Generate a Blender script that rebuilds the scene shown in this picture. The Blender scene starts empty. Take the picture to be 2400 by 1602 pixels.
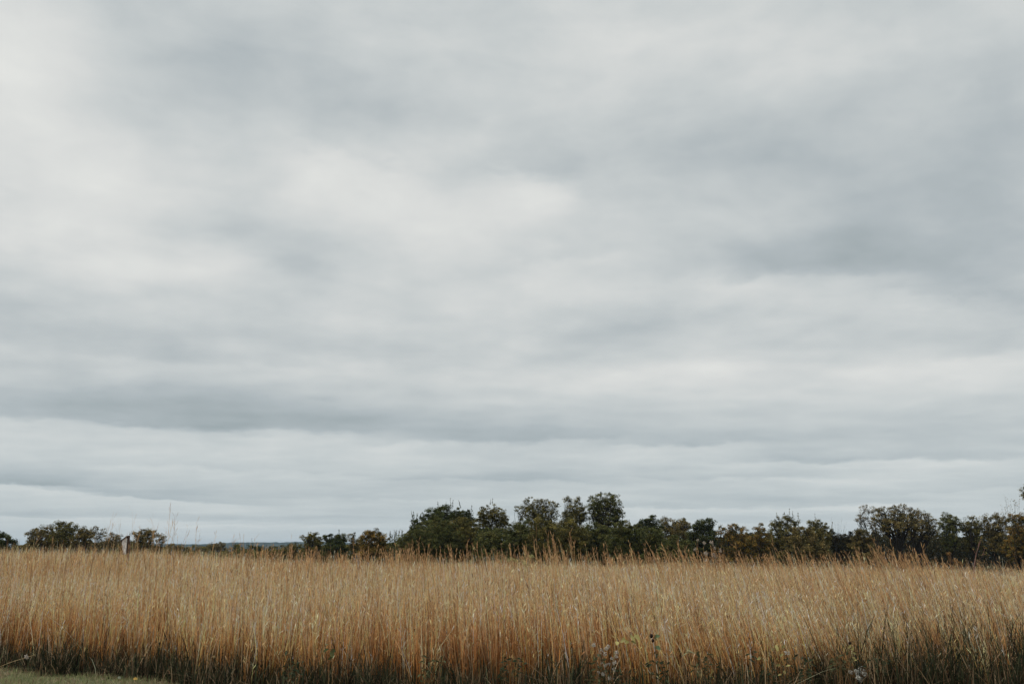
import bpy, math, random
import numpy as np
from mathutils import Vector

# ------------------------------------------------------------------ camera
scene = bpy.context.scene
PITCH = math.radians(11.72)
FPX = 2333.0                      # focal length in pixels of a 2400 px wide frame
CAM_Z = 1.6
cam_d = bpy.data.cameras.new("camera")
cam_d.sensor_width = 36.0
cam_d.lens = 36.0 * FPX / 2400.0
cam_d.clip_end = 20000.0
cam = bpy.data.objects.new("camera", cam_d)
scene.collection.objects.link(cam)
cam.location = (0, 0, CAM_Z)
cam.rotation_euler = (math.pi / 2 + PITCH, 0, 0)
scene.camera = cam
scene.view_settings.view_transform = 'Standard'
scene.view_settings.look = 'None'
scene.view_settings.exposure = 0.0
scene.view_settings.gamma = 1.0

def ray(px, py):
    xr = (px - 1200.0) / FPX
    yu = (801.0 - py) / FPX
    return (xr, math.cos(PITCH) - yu * math.sin(PITCH), math.sin(PITCH) + yu * math.cos(PITCH))

def at(px, py, d):
    """world point seen at a photo position, d metres in front"""
    x, y, z = ray(px, py)
    t = d / y
    return Vector((x * t, d, CAM_Z + z * t))

# ------------------------------------------------------------------ sky
SUN_EL, SUN_AZ = math.radians(52), math.radians(-105)   # azimuth from +Y, negative = left
world = bpy.data.worlds.new("World")
scene.world = world
world.use_nodes = True
W = world.node_tree
W.nodes.clear()

def wn(kind, **kw):
    n = W.nodes.new(kind)
    for k, v in kw.items():
        setattr(n, k, v)
    return n

def wm(op, a, b=None, c=None, clamp=False):
    n = W.nodes.new('ShaderNodeMath')
    n.operation = op
    n.use_clamp = clamp
    for i, v in enumerate((a, b, c)):
        if v is None:
            continue
        if isinstance(v, (int, float)):
            n.inputs[i].default_value = v
        else:
            W.links.new(v, n.inputs[i])
    return n.outputs[0]

tc = wn('ShaderNodeTexCoord')
sep = wn('ShaderNodeSeparateXYZ')
W.links.new(tc.outputs['Generated'], sep.inputs[0])
dx, dy, dz = sep.outputs
az = wm('ARCTAN2', dx, dy)
el = wm('ARCSINE', dz)
azel = wn('ShaderNodeCombineXYZ')
W.links.new(az, azel.inputs[0])
W.links.new(el, azel.inputs[1])
# a level cloud deck seen in perspective: divide by height
zz = wm('ADD', wm('MAXIMUM', dz, 0.0), 0.075)
deck = wn('ShaderNodeCombineXYZ')
W.links.new(wm('DIVIDE', dx, zz), deck.inputs[0])
W.links.new(wm('DIVIDE', dy, zz), deck.inputs[1])

def wnoise(vec, scale, detail, rough, dist=0.0, loc=(0, 0, 0), stretch=(1, 1, 1)):
    mp = wn('ShaderNodeMapping')
    mp.inputs['Location'].default_value = loc
    mp.inputs['Scale'].default_value = stretch
    W.links.new(vec, mp.inputs[0])
    n = wn('ShaderNodeTexNoise')
    n.inputs['Scale'].default_value = scale
    n.inputs['Detail'].default_value = detail
    n.inputs['Roughness'].default_value = rough
    n.inputs['Distortion'].default_value = dist
    W.links.new(mp.outputs[0], n.inputs['Vector'])
    return n

# drift of the cloud masses: warp grows with elevation
wrp = wnoise(deck.outputs[0], 1.1, 4, 0.55, 0.0, (3.1, 7.7, 0), (1, 1, 1))
sub = wn('ShaderNodeVectorMath', operation='SUBTRACT')
W.links.new(wrp.outputs['Color'], sub.inputs[0])
sub.inputs[1].default_value = (0.5, 0.5, 0.5)
mulv = wn('ShaderNodeVectorMath', operation='MULTIPLY')
W.links.new(sub.outputs[0], mulv.inputs[0])
ampv = wn('ShaderNodeCombineXYZ')
W.links.new(wm('ADD', wm('MULTIPLY', el, 0.28), 0.03), ampv.inputs[0])
W.links.new(wm('ADD', wm('MULTIPLY', el, 0.22), 0.002), ampv.inputs[1])
W.links.new(ampv.outputs[0], mulv.inputs[1])
warped = wn('ShaderNodeVectorMath', operation='ADD')
W.links.new(azel.outputs[0], warped.inputs[0])
W.links.new(mulv.outputs[0], warped.inputs[1])

# cloud masses: (x, y, half width, half height, tilt deg, brightness) -- bearings read off at 2349 px
MASSES = [
 (20,130,150,120,0,15),(60,340,170,190,0,11),(310,60,170,70,-25,-5),(720,235,270,85,4,-12),(560,110,160,60,-20,-6),
 (1400,100,270,80,0,6),(1110,140,80,28,0,-4),(770,420,170,75,-18,15),(960,530,120,75,-20,15),(1250,465,120,50,-12,12),
 (1090,395,80,38,-15,-9),(1300,360,110,60,10,-6),(1720,360,360,85,8,-16),(2260,510,190,110,0,-17),(1960,570,330,55,3,-13),
 (1750,70,300,70,0,3),(2330,220,130,90,0,-8),(1500,250,200,50,10,4),(420,640,190,55,-12,13),(230,520,210,130,0,9),
 (660,640,150,95,-15,-7),(0,690,130,70,0,-6),(130,765,300,36,2,-9),(800,800,240,30,4,-11),(1500,560,200,50,8,-3),
 (2310,695,100,32,8,-17),(1350,770,120,28,0,-7),(1330,870,360,45,2,7),
 (1600,845,240,24,0,6),(2150,860,260,40,3,5),(90,880,280,30,0,4),(650,835,160,20,0,5),(420,930,450,48,3,-20),
 (900,975,400,36,3,-9),(1400,950,420,24,0,-4),(320,1050,560,26,0,7),
 (1720,1005,420,18,0,-7),
 (1900,1050,420,22,0,2),(2150,1090,340,22,-2,6),(980,1100,420,14,0,-5),(300,1160,400,9,2,5),
 (1550,1100,300,9,3,-5),(1000,1150,400,8,-2,3),(1700,1155,500,9,2,5),(650,1185,400,4,0,-6),
 (2000,1190,420,9,0,-4),(1100,1205,600,4,0,4),
]
acc = None
for (cx, cy, sx, sy, rot, amp) in MASSES:
    r = ray(cx * 2400 / 2349, cy * 2400 / 2349)
    nrm = math.sqrt(sum(c * c for c in r))
    a0, e0 = math.atan2(r[0], r[1]), math.asin(r[2] / nrm)
    mp = wn('ShaderNodeMapping')
    mp.vector_type = 'TEXTURE'
    mp.inputs['Location'].default_value = (a0, e0, 0)
    mp.inputs['Rotation'].default_value = (0, 0, math.radians(-rot))
    mp.inputs['Scale'].default_value = (sx / 2283.0, sy / 2283.0, 1)
    W.links.new(warped.outputs[0], mp.inputs[0])
    dt = wn('ShaderNodeVectorMath', operation='DOT_PRODUCT')
    W.links.new(mp.outputs[0], dt.inputs[0])
    W.links.new(mp.outputs[0], dt.inputs[1])
    e = wm('EXPONENT', wm('MULTIPLY', dt.outputs['Value'], -0.75))
    acc = wm('MULTIPLY', e, 1.15 * amp / 255.0) if acc is None else wm('MULTIPLY_ADD', e, 1.15 * amp / 255.0, acc)

# cloud rolls: dark flat base, then the crisp pale top of the next roll beyond it
# (x, y, half width, tilt deg, brightness below, fade px, darkness above, fade px, softness px) -- bearings at 2400 px
ROLLS = [
 (70, 978, 230, 2, 13, 45, 14, 40, 8), (600, 1010, 300, 0, 15, 38, 13, 45, 7), (1160, 1036, 300, -2, 12, 34, 9, 40, 8),
 (1590, 1043, 170, 0, 11, 30, 8, 30, 5), (2030, 1080, 320, 1, 12, 28, 9, 34, 5), (40, 1138, 110, 1, 13, 14, 13, 26, 2.0),
 (310, 1164, 230, 4.0, 8, 12, 13, 24, 2.5), (1150, 1128, 240, 1, 7, 14, 6, 18, 3), (150, 1212, 420, 0.5, 8, 12, 5, 16, 2),
 (650, 1229, 260, 0, 5, 8, 4, 10, 2), (1600, 1190, 220, 0, 12, 16, 9, 16, 3), (1970, 1180, 170, 0, 11, 14, 8, 16, 3), (1750, 1120, 300, 2, 8, 16, 8, 20, 4), (560, 1100, 300, 1, 6, 18, 6, 24, 4),
 (2250, 1150, 200, -1, 6, 14, 5, 18, 3), (900, 1168, 240, 0, 5, 9, 4, 12, 3), (1860, 648, 230, -1, 15, 70, 5, 60, 13),
 (2190, 692, 170, 9, 12, 60, 6, 50, 13), (2330, 830, 160, -3, 6, 40, 4, 30, 8), (830, 372, 170, 10, 11, 100, 7, 80, 26), (1255, 412, 120, 12, 12, 60, 7, 60, 22),
 (1500, 872, 260, -3, 7, 55, 5, 40, 12), (330, 838, 330, 0, 7, 50, 6, 40, 12), (560, 590, 160, 14, 4, 60, 3, 60, 16), (1330, 616, 130, -6, 7, 50, 5, 50, 10),
]
wfine = wnoise(azel.outputs[0], 26.0, 4, 0.55, 0.0, (0.3, 0.9, 0), (1, 2.6, 1))
fsub = wn('ShaderNodeVectorMath', operation='SUBTRACT')
W.links.new(wfine.outputs['Color'], fsub.inputs[0]); fsub.inputs[1].default_value = (0.5, 0.5, 0.5)
fmul = wn('ShaderNodeVectorMath', operation='MULTIPLY')
W.links.new(fsub.outputs[0], fmul.inputs[0])
famp = wn('ShaderNodeCombineXYZ')
W.links.new(wm('MULTIPLY_ADD', el, 0.10, 0.006), famp.inputs[0]); W.links.new(wm('MULTIPLY_ADD', el, 0.13, 0.006), famp.inputs[1])
W.links.new(famp.outputs[0], fmul.inputs[1])
# half of the broad drift plus the fine billows
hmul = wn('ShaderNodeVectorMath', operation='SCALE'); W.links.new(mulv.outputs[0], hmul.inputs[0]); hmul.inputs['Scale'].default_value = 0.45
w2 = wn('ShaderNodeVectorMath', operation='ADD'); W.links.new(azel.outputs[0], w2.inputs[0]); W.links.new(hmul.outputs[0], w2.inputs[1])
w3 = wn('ShaderNodeVectorMath', operation='ADD'); W.links.new(w2.outputs[0], w3.inputs[0]); W.links.new(fmul.outputs[0], w3.inputs[1])
for (cx, cy, hw, rot, ab, fb, aa, fa, soft) in ROLLS:
    if cy > 1020: ab, aa = ab * 1.35, aa * 1.35
    r = ray(cx, cy)
    nrm = math.sqrt(sum(c * c for c in r))
    a0, e0 = math.atan2(r[0], r[1]), math.asin(r[2] / nrm)
    mp = wn('ShaderNodeMapping'); mp.vector_type = 'TEXTURE'
    mp.inputs['Location'].default_value = (a0, e0, 0)
    mp.inputs['Rotation'].default_value = (0, 0, math.radians(-rot))
    mp.inputs['Scale'].default_value = (hw / FPX, 1 / FPX, 1)
    W.links.new(w3.outputs[0], mp.inputs[0])
    sx_ = wn('ShaderNodeSeparateXYZ'); W.links.new(mp.outputs[0], sx_.inputs[0])
    u2 = wm('MULTIPLY', sx_.outputs[0], sx_.outputs[0])
    win = wm('EXPONENT', wm('MULTIPLY', wm('MULTIPLY', u2, u2), -0.8))
    v = wm('MULTIPLY', sx_.outputs[1], -1.0)                       # positive below the edge
    S = wm('MULTIPLY_ADD', wm('TANH', wm('DIVIDE', v, soft)), 0.5, 0.5)
    lo = wm('MULTIPLY', wm('EXPONENT', wm('DIVIDE', wm('MAXIMUM', v, 0.0), -fb)), ab / 255.0)
    hi = wm('MULTIPLY', wm('EXPONENT', wm('DIVIDE', wm('MINIMUM', v, 0.0), fa)), -aa / 255.0)
    f = wm('MULTIPLY_ADD', wm('SUBTRACT', lo, hi), S, hi)
    acc = wm('MULTIPLY_ADD', f, win, acc)

# base brightness by elevation
crv = wn('ShaderNodeFloatCurve')
W.links.new(wm('DIVIDE', el, math.radians(35)), crv.inputs['Value'])
pts = [(0, 195), (.03, 197), (.06, 193), (.10, 192), (.15, 197), (.2, 200), (.25, 200), (.35, 201), (.5, 201), (.7, 201), (1, 201)]
cm = crv.mapping.curves[0]
cm.points[0].location = (0, pts[0][1] / 255)
cm.points[1].location = (1, pts[-1][1] / 255)
for p in pts[1:-1]:
    cm.points.new(p[0], p[1] / 255)
crv.mapping.update()
tot = wm('ADD', crv.outputs[0], acc)
# fine structure of the deck
n1 = wnoise(deck.outputs[0], 0.9, 3, 0.45, 0.0, (1.7, 0.4, 0), (1, 1.15, 1))
n2 = wnoise(deck.outputs[0], 2.6, 4, 0.5, 0.0, (9.7, 4.4, 0), (1, 1.1, 1))
n3 = wnoise(warped.outputs[0], 8.0, 5, 0.5, 0.0, (4.7, 2.4, 0), (1, 1.5, 1))
n4 = wnoise(warped.outputs[0], 22.0, 5, 0.55, 0.0, (1.7, 8.4, 0), (0.8, 2.1, 1))
def relief(scale, detail, rough, delta, loc, dist=0.3):
    a = wnoise(deck.outputs[0], scale, detail, rough, dist, loc)
    b = wnoise(deck.outputs[0], scale, detail, rough, dist, (loc[0] + 0.25 * delta, loc[1] + delta, loc[2]))
    return wm('SUBTRACT', b.outputs['Fac'], a.outputs['Fac'])
e1 = wm('MULTIPLY', relief(1.0, 4, 0.5, 0.25, (5.3, 1.9, 0), 0.0), 0.12)
e2 = wm('MULTIPLY', relief(2.6, 4, 0.5, 0.12, (2.3, 8.9, 0), 0.0), 0.09)
fade = wm('MULTIPLY', el, 4.5, clamp=True)
d1 = wm('MULTIPLY', wm('SUBTRACT', n1.outputs['Fac'], 0.5), 0.12)
d2 = wm('MULTIPLY', wm('SUBTRACT', n2.outputs['Fac'], 0.5), 0.05)
d3 = wm('MULTIPLY_ADD', wm('SUBTRACT', n4.outputs['Fac'], 0.5), 0.05, wm('MULTIPLY', wm('SUBTRACT', n3.outputs['Fac'], 0.5), 0.17))
det = wm('ADD', wm('ADD', wm('ADD', d1, d2), d3), wm('ADD', e1, e2))
tot = wm('ADD', tot, wm('MULTIPLY', det, wm('MULTIPLY_ADD', fade, 0.55, 0.4)))

def s2l(c):
    return tuple(((v / 255) / 12.92 if v / 255 < .04045 else ((v / 255 + .055) / 1.055) ** 2.4) for v in c)

ramp = wn('ShaderNodeValToRGB')
W.links.new(tot, ramp.inputs[0])
stops = [(160, (158, 168, 171)), (180, (178, 186, 189)), (200, (201, 206, 206)), (215, (217, 219, 217)), (232, (230, 231, 227))]
R = ramp.color_ramp
R.elements[0].position = stops[0][0] / 255
R.elements[0].color = s2l(stops[0][1]) + (1,)
R.elements[1].position = stops[-1][0] / 255
R.elements[1].color = s2l(stops[-1][1]) + (1,)
for p, c in stops[1:-1]:
    q = R.elements.new(p / 255)
    q.color = s2l(c) + (1,)
# clear air far off shows cooler through the deck's thin edge near the horizon
cool = wn('ShaderNodeMix', data_type='RGBA', blend_type='MULTIPLY')
W.links.new(wm('MULTIPLY_ADD', el, -6.0, 1.0, clamp=True), cool.inputs['Factor'])
W.links.new(ramp.outputs[0], cool.inputs['A'])
cool.inputs['B'].default_value = (0.955, 0.995, 1.015, 1)

sky = wn('ShaderNodeTexSky')
sky.sky_type = 'NISHITA'
sky.sun_disc = False
sky.sun_elevation = SUN_EL
sky.sun_rotation = SUN_AZ
sc = wn('ShaderNodeVectorMath', operation='SCALE')
W.links.new(sky.outputs[0], sc.inputs[0])
sc.inputs['Scale'].default_value = 0.10
mixs = wn('ShaderNodeMix', data_type='RGBA')
mixs.inputs['Factor'].default_value = 0.97          # closed overcast: hardly any blue comes through
W.links.new(sc.outputs[0], mixs.inputs['A'])
W.links.new(cool.outputs['Result'], mixs.inputs['B'])
bg = wn('ShaderNodeBackground')
W.links.new(mixs.outputs['Result'], bg.inputs[0])
zen = wm('MULTIPLY_ADD', wm('MULTIPLY', wm('SUBTRACT', el, 0.56), 1.4, clamp=True), 1.5, 1.0)
back = wm('MULTIPLY_ADD', wm('MULTIPLY_ADD', dy, -2.2, -0.1, clamp=True), -0.28, 1.0)  # unseen sky behind the camera dimmed so the grass front gets less light
W.links.new(wm('MULTIPLY', zen, back), bg.inputs[1])
wo = wn('ShaderNodeOutputWorld')
W.links.new(bg.outputs[0], wo.inputs[0])
world.cycles.sampling_method = 'MANUAL'
world.cycles.sample_map_resolution = 256

sun_d = bpy.data.lights.new("sun", 'SUN')
sun_d.energy = 1.5
sun_d.angle = math.radians(12)
sun_d.color = (1.0, 0.91, 0.77)
sun = bpy.data.objects.new("sun", sun_d)
scene.collection.objects.link(sun)
sd = Vector((math.sin(SUN_AZ) * math.cos(SUN_EL), math.cos(SUN_AZ) * math.cos(SUN_EL), math.sin(SUN_EL)))
sun.rotation_euler = sd.to_track_quat('Z', 'Y').to_euler()

# ------------------------------------------------------------------ helpers
rng = np.random.default_rng(7)
random.seed(7)
COL = scene.collection

def tag(o, label=None, cat=None, group=None, kind=None):
    if label: o["label"] = label
    if cat: o["category"] = cat
    if group: o["group"] = group
    if kind: o["kind"] = kind
    return o

def empty(name, loc):
    o = bpy.data.objects.new(name, None)
    o.empty_display_size = 0.2
    COL.objects.link(o)
    o.location = loc
    return o

def mesh_object(name, V, F, mat, parent=None, colors=None, smooth=False):
    """V (n,3) float, F (m,k) int with one k, colours per vertex"""
    V = np.asarray(V, dtype=np.float32)
    F = np.asarray(F, dtype=np.int32)
    me = bpy.data.meshes.new(name)
    if parent is not None:
        V = V - np.array(parent.matrix_world.translation if False else parent.location, dtype=np.float32)
    k = F.shape[1]
    me.vertices.add(len(V))
    me.vertices.foreach_set("co", V.ravel())
    me.loops.add(F.size)
    me.loops.foreach_set("vertex_index", F.ravel())
    me.polygons.add(len(F))
    me.polygons.foreach_set("loop_start", np.arange(0, F.size, k, dtype=np.int32))
    me.polygons.foreach_set("loop_total", np.full(len(F), k, dtype=np.int32))
    if smooth:
        me.polygons.foreach_set("use_smooth", np.ones(len(F), dtype=bool))
    me.update()
    if colors is not None:
        c = np.ones((len(V), 4), dtype=np.float32)
        c[:, :3] = colors
        a = me.color_attributes.new("pigment", 'FLOAT_COLOR', 'POINT')
        a.data.foreach_set("color", c.ravel())
    me.materials.append(mat)
    o = bpy.data.objects.new(name, me)
    COL.objects.link(o)
    if parent is not None:
        o.parent = parent
    return o

class MB:
    """collects quads (triangles become degenerate-free by repeating nothing: tris kept apart)"""
    def __init__(s): s.V = []; s.F = []; s.C = []; s.n = 0
    def add(s, V, F, C=(0.5, 0.5, 0.5)):
        V = np.asarray(V, float); F = np.asarray(F, int)
        s.V.append(V); s.F.append(F + s.n); s.n += len(V)
        C = np.asarray(C, float)
        s.C.append(np.broadcast_to(C, (len(V), 3)) if C.ndim == 1 else C)
    def tube(s, P, Rr, sides=6, C=(0.5, 0.5, 0.5)):
        P = np.asarray(P, float); n = len(P)
        T = np.gradient(P, axis=0); T /= np.linalg.norm(T, axis=1)[:, None] + 1e-9
        ref = np.array([0.9, 0.3, 0.1])
        A = np.cross(T, ref); A /= np.linalg.norm(A, axis=1)[:, None] + 1e-9
        B = np.cross(T, A)
        th = np.linspace(0, 2 * math.pi, sides, endpoint=False)
        ring = P[:, None, :] + np.asarray(Rr)[:, None, None] * (np.cos(th)[None, :, None] * A[:, None, :] + np.sin(th)[None, :, None] * B[:, None, :])
        F = []
        for i in range(n - 1):
            for j in range(sides):
                a = i * sides + j; b = i * sides + (j + 1) % sides
                F.append((a, b, b + sides, a + sides))
        s.add(ring.reshape(-1, 3), F, C)
    def box(s, P8, C=(0.5, 0.5, 0.5)):
        s.add(P8, [(0, 1, 2, 3), (7, 6, 5, 4), (0, 4, 5, 1), (1, 5, 6, 2), (2, 6, 7, 3), (3, 7, 4, 0)], C)
    def build(s, name, mat, parent=None, smooth=False):
        return mesh_object(name, np.concatenate(s.V), np.concatenate(s.F), mat, parent, np.concatenate(s.C), smooth)

def leaves_quads(P, size, C, upbias=0.35, aspect=0.62, r=rng):
    """one rhombic leaf per point, own random orientation"""
    n = len(P)
    N = r.normal(size=(n, 3)); N[:, 2] += upbias * 2
    N /= np.linalg.norm(N, axis=1)[:, None]
    A = np.cross(N, r.normal(size=(n, 3))); A /= np.linalg.norm(A, axis=1)[:, None] + 1e-9
    B = np.cross(N, A)
    sz = (size * r.uniform(0.55, 1.35, n))[:, None] * 0.5
    V = np.stack([P + A * sz, P + B * sz * aspect + N * sz * 0.15, P - A * sz, P - B * sz * aspect + N * sz * 0.15], axis=1).reshape(-1, 3)
    F = np.arange(n * 4).reshape(n, 4)
    return V, F, np.repeat(C, 4, axis=0)

# ------------------------------------------------------------------ materials
def new_mat(name):
    m = bpy.data.materials.new(name)
    m.use_nodes = True
    m.node_tree.nodes.clear()
    return m, m.node_tree

def pigment_mat(name, rough=0.7, trans=0.3, spec=0.25, tint_scale=None, tint_amt=0.3, bump=0.0, bump_scale=20.0):
    m, t = new_mat(name)
    N, L = t.nodes, t.links
    at_ = N.new('ShaderNodeAttribute'); at_.attribute_name = "pigment"
    col = at_.outputs['Color']
    if tint_scale:
        tcn = N.new('ShaderNodeTexCoord')
        nz = N.new('ShaderNodeTexNoise'); nz.inputs['Scale'].default_value = tint_scale; nz.inputs['Detail'].default_value = 3
        L.new(tcn.outputs['Object'], nz.inputs['Vector'])
        mr = N.new('ShaderNodeMapRange')
        mr.inputs['To Min'].default_value = 1 - tint_amt; mr.inputs['To Max'].default_value = 1 + tint_amt
        mr.inputs['From Min'].default_value = 0.3; mr.inputs['From Max'].default_value = 0.7
        L.new(nz.outputs['Fac'], mr.inputs['Value'])
        vm = N.new('ShaderNodeVectorMath'); vm.operation = 'SCALE'
        L.new(col, vm.inputs[0]); L.new(mr.outputs[0], vm.inputs['Scale'])
        col = vm.outputs[0]
    p = N.new('ShaderNodeBsdfPrincipled')
    p.inputs['Roughness'].default_value = rough
    p.inputs['Specular IOR Level'].default_value = spec
    L.new(col, p.inputs['Base Color'])
    if bump:
        tcn = N.new('ShaderNodeTexCoord')
        nz = N.new('ShaderNodeTexNoise'); nz.inputs['Scale'].default_value = bump_scale; nz.inputs['Detail'].default_value = 5
        L.new(tcn.outputs['Object'], nz.inputs['Vector'])
        bp = N.new('ShaderNodeBump'); bp.inputs['Strength'].default_value = bump
        L.new(nz.outputs['Fac'], bp.inputs['Height']); L.new(bp.outputs[0], p.inputs['Normal'])
    out = N.new('ShaderNodeOutputMaterial')
    if trans > 0:
        tr = N.new('ShaderNodeBsdfTranslucent'); L.new(col, tr.inputs['Color'])
        mx = N.new('ShaderNodeMixShader'); mx.inputs[0].default_value = trans
        L.new(p.outputs[0], mx.inputs[1]); L.new(tr.outputs[0], mx.inputs[2]); L.new(mx.outputs[0], out.inputs[0])
    else:
        L.new(p.outputs[0], out.inputs[0])
    return m

M_grass = pigment_mat("dry_grass", 0.75, 0.16, 0.06)
M_leaf = pigment_mat("leaf", 0.6, 0.14, 0.08)
M_bark = pigment_mat("bark", 0.9, 0.0, 0.1, 3.0, 0.35, 0.4, 14.0)
M_wood = pigment_mat("weathered_wood", 0.85, 0.0, 0.2, 18.0, 0.35, 0.4, 60.0)
M_fluff = pigment_mat("seed_fluff", 0.9, 0.35, 0.0)

def ground_mat():
    m, t = new_mat("soil")
    N, L = t.nodes, t.links
    tcn = N.new('ShaderNodeTexCoord')
    a = N.new('ShaderNodeTexNoise'); a.inputs['Scale'].default_value = 9.0; a.inputs['Detail'].default_value = 8
    b = N.new('ShaderNodeTexNoise'); b.inputs['Scale'].default_value = 0.05; b.inputs['Detail'].default_value = 5
    L.new(tcn.outputs['Object'], a.inputs['Vector']); L.new(tcn.outputs['Object'], b.inputs['Vector'])
    r1 = N.new('ShaderNodeValToRGB')
    r1.color_ramp.elements[0].position = 0.35; r1.color_ramp.elements[0].color = (0.030, 0.026, 0.016, 1)
    r1.color_ramp.elements[1].position = 0.68; r1.color_ramp.elements[1].color = (0.105, 0.082, 0.048, 1)
    L.new(a.outputs['Fac'], r1.inputs[0])
    r2 = N.new('ShaderNodeValToRGB')
    r2.color_ramp.elements[0].position = 0.4; r2.color_ramp.elements[0].color = (0.045, 0.055, 0.025, 1)
    r2.color_ramp.elements[1].position = 0.6; r2.color_ramp.elements[1].color = (0.14, 0.10, 0.055, 1)
    L.new(b.outputs['Fac'], r2.inputs[0])
    mx = N.new('ShaderNodeMix'); mx.data_type = 'RGBA'; mx.inputs['Factor'].default_value = 0.45
    L.new(r1.outputs[0], mx.inputs['A']); L.new(r2.outputs[0], mx.inputs['B'])
    p = N.new('ShaderNodeBsdfPrincipled'); p.inputs['Roughness'].default_value = 0.95; p.inputs['Specular IOR Level'].default_value = 0.1
    L.new(mx.outputs['Result'], p.inputs['Base Color'])
    bp = N.new('ShaderNodeBump'); bp.inputs['Strength'].default_value = 0.6; bp.inputs['Distance'].default_value = 0.03
    L.new(a.outputs['Fac'], bp.inputs['Height']); L.new(bp.outputs[0], p.inputs['Normal'])
    o = N.new('ShaderNodeOutputMaterial'); L.new(p.outputs[0], o.inputs[0])
    return m

def lawn_mat():
    m, t = new_mat("lawn_soil")
    N, L = t.nodes, t.links
    tcn = N.new('ShaderNodeTexCoord')
    a = N.new('ShaderNodeTexNoise'); a.inputs['Scale'].default_value = 4.0; a.inputs['Detail'].default_value = 8
    L.new(tcn.outputs['Object'], a.inputs['Vector'])
    r1 = N.new('ShaderNodeValToRGB')
    r1.color_ramp.elements[0].position = 0.4; r1.color_ramp.elements[0].color = (0.08, 0.10, 0.045, 1)
    r1.color_ramp.elements[1].position = 0.66; r1.color_ramp.elements[1].color = (0.20, 0.15, 0.09, 1)
    L.new(a.outputs['Fac'], r1.inputs[0])
    p = N.new('ShaderNodeBsdfPrincipled'); p.inputs['Roughness'].default_value = 0.95
    L.new(r1.outputs[0], p.inputs['Base Color'])
    bp = N.new('ShaderNodeBump'); bp.inputs['Strength'].default_value = 0.7; bp.inputs['Distance'].default_value = 0.02
    L.new(a.outputs['Fac'], bp.inputs['Height']); L.new(bp.outputs[0], p.inputs['Normal'])
    o = N.new('ShaderNodeOutputMaterial'); L.new(p.outputs[0], o.inputs[0])
    return m

def hill_mat():
    m, t = new_mat("distant_forest")
    N, L = t.nodes, t.links
    tcn = N.new('ShaderNodeTexCoord')
    a = N.new('ShaderNodeTexNoise'); a.inputs['Scale'].default_value = 0.02; a.inputs['Detail'].default_value = 6
    L.new(tcn.outputs['Object'], a.inputs['Vector'])
    r1 = N.new('ShaderNodeValToRGB')
    r1.color_ramp.elements[0].position = 0.38; r1.color_ramp.elements[0].color = (0.010, 0.020, 0.014, 1)
    r1.color_ramp.elements[1].position = 0.65; r1.color_ramp.elements[1].color = (0.055, 0.060, 0.035, 1)
    L.new(a.outputs['Fac'], r1.inputs[0])
    p = N.new('ShaderNodeBsdfPrincipled'); p.inputs['Roughness'].default_value = 1.0; p.inputs['Specular IOR Level'].default_value = 0
    L.new(r1.outputs[0], p.inputs['Base Color'])
    o = N.new('ShaderNodeOutputMaterial'); L.new(p.outputs[0], o.inputs[0])
    return m

# ------------------------------------------------------------------ terrain
def sstep(a, b, x):
    t = np.clip((np.asarray(x, float) - a) / (b - a), 0, 1)
    return t * t * (3 - 2 * t)

SA = np.array([-0.60, -0.50, -0.42, -0.34, -0.25, -0.17, 0.0, 0.17, 0.30, 0.40, 0.52, 0.60])
HA = np.array([0.42, 0.42, 0.36, 0.26, 0.02, -0.15, -0.20, -0.24, -0.36, -0.50, -0.45, -0.42])

def ground_h(x, y):
    x = np.asarray(x, float); y = np.asarray(y, float)
    s = np.clip(x / np.maximum(y, 4.0), -0.6, 0.6)
    a = np.interp(s, SA, HA)
    h = a * sstep(15, 46, y)
    r = np.hypot(x, y)
    h = h - 3.0 * sstep(50, 130, r) - 22.0 * sstep(220, 900, r)
    h = h + 0.05 * np.sin(x * 0.35 + 1.3) * np.cos(y * 0.27) * sstep(14, 25, r)
    return h

rr = np.concatenate([np.arange(0.0, 70, 0.7), np.geomspace(70, 7500, 90)])
th = np.linspace(0, 2 * math.pi, 361)[:-1]
RR, TH = np.meshgrid(rr, th, indexing='ij')
X = RR * np.sin(TH); Y = RR * np.cos(TH)
Z = ground_h(X, Y)
Vg = np.stack([X, Y, Z], -1).reshape(-1, 3)
nr, nt = RR.shape
i, j = np.meshgrid(np.arange(nr - 1), np.arange(nt), indexing='ij')
j2 = (j + 1) % nt
Fg = np.stack([i * nt + j, i * nt + j2, (i + 1) * nt + j2, (i + 1) * nt + j], -1).reshape(-1, 4)
ground = mesh_object("ground", Vg, Fg[:, ::-1], ground_mat(), smooth=True)
tag(ground, kind="structure")

# distant wooded hills across the valley
hx = np.arange(-3600, 3600, 14.0); hy = np.linspace(3300, 4700, 70)
HX, HY = np.meshgrid(hx, hy, indexing='ij')
ridge = 42 + 3 * np.sin(HX / 310 + 0.7) + 3 * np.sin(HX / 130 + 2.0) + 2.0 * np.sin(HX / 47) + 9 * sstep(-1350, -1000, HX)
HZ = -25 + ridge * sstep(3300, 4200, HY + 120 * np.sin(HX / 260)) ** 0.8 + rng.normal(0, 1.5, HX.shape)
n0, n1_ = HX.shape
i, j = np.meshgrid(np.arange(n0 - 1), np.arange(n1_ - 1), indexing='ij')
Fh = np.stack([i * n1_ + j, (i + 1) * n1_ + j, (i + 1) * n1_ + j + 1, i * n1_ + j + 1], -1).reshape(-1, 4)
hills = mesh_object("hills", np.stack([HX, HY, HZ], -1).reshape(-1, 3), Fh, hill_mat(), smooth=False)
tag(hills, kind="structure")

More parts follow.
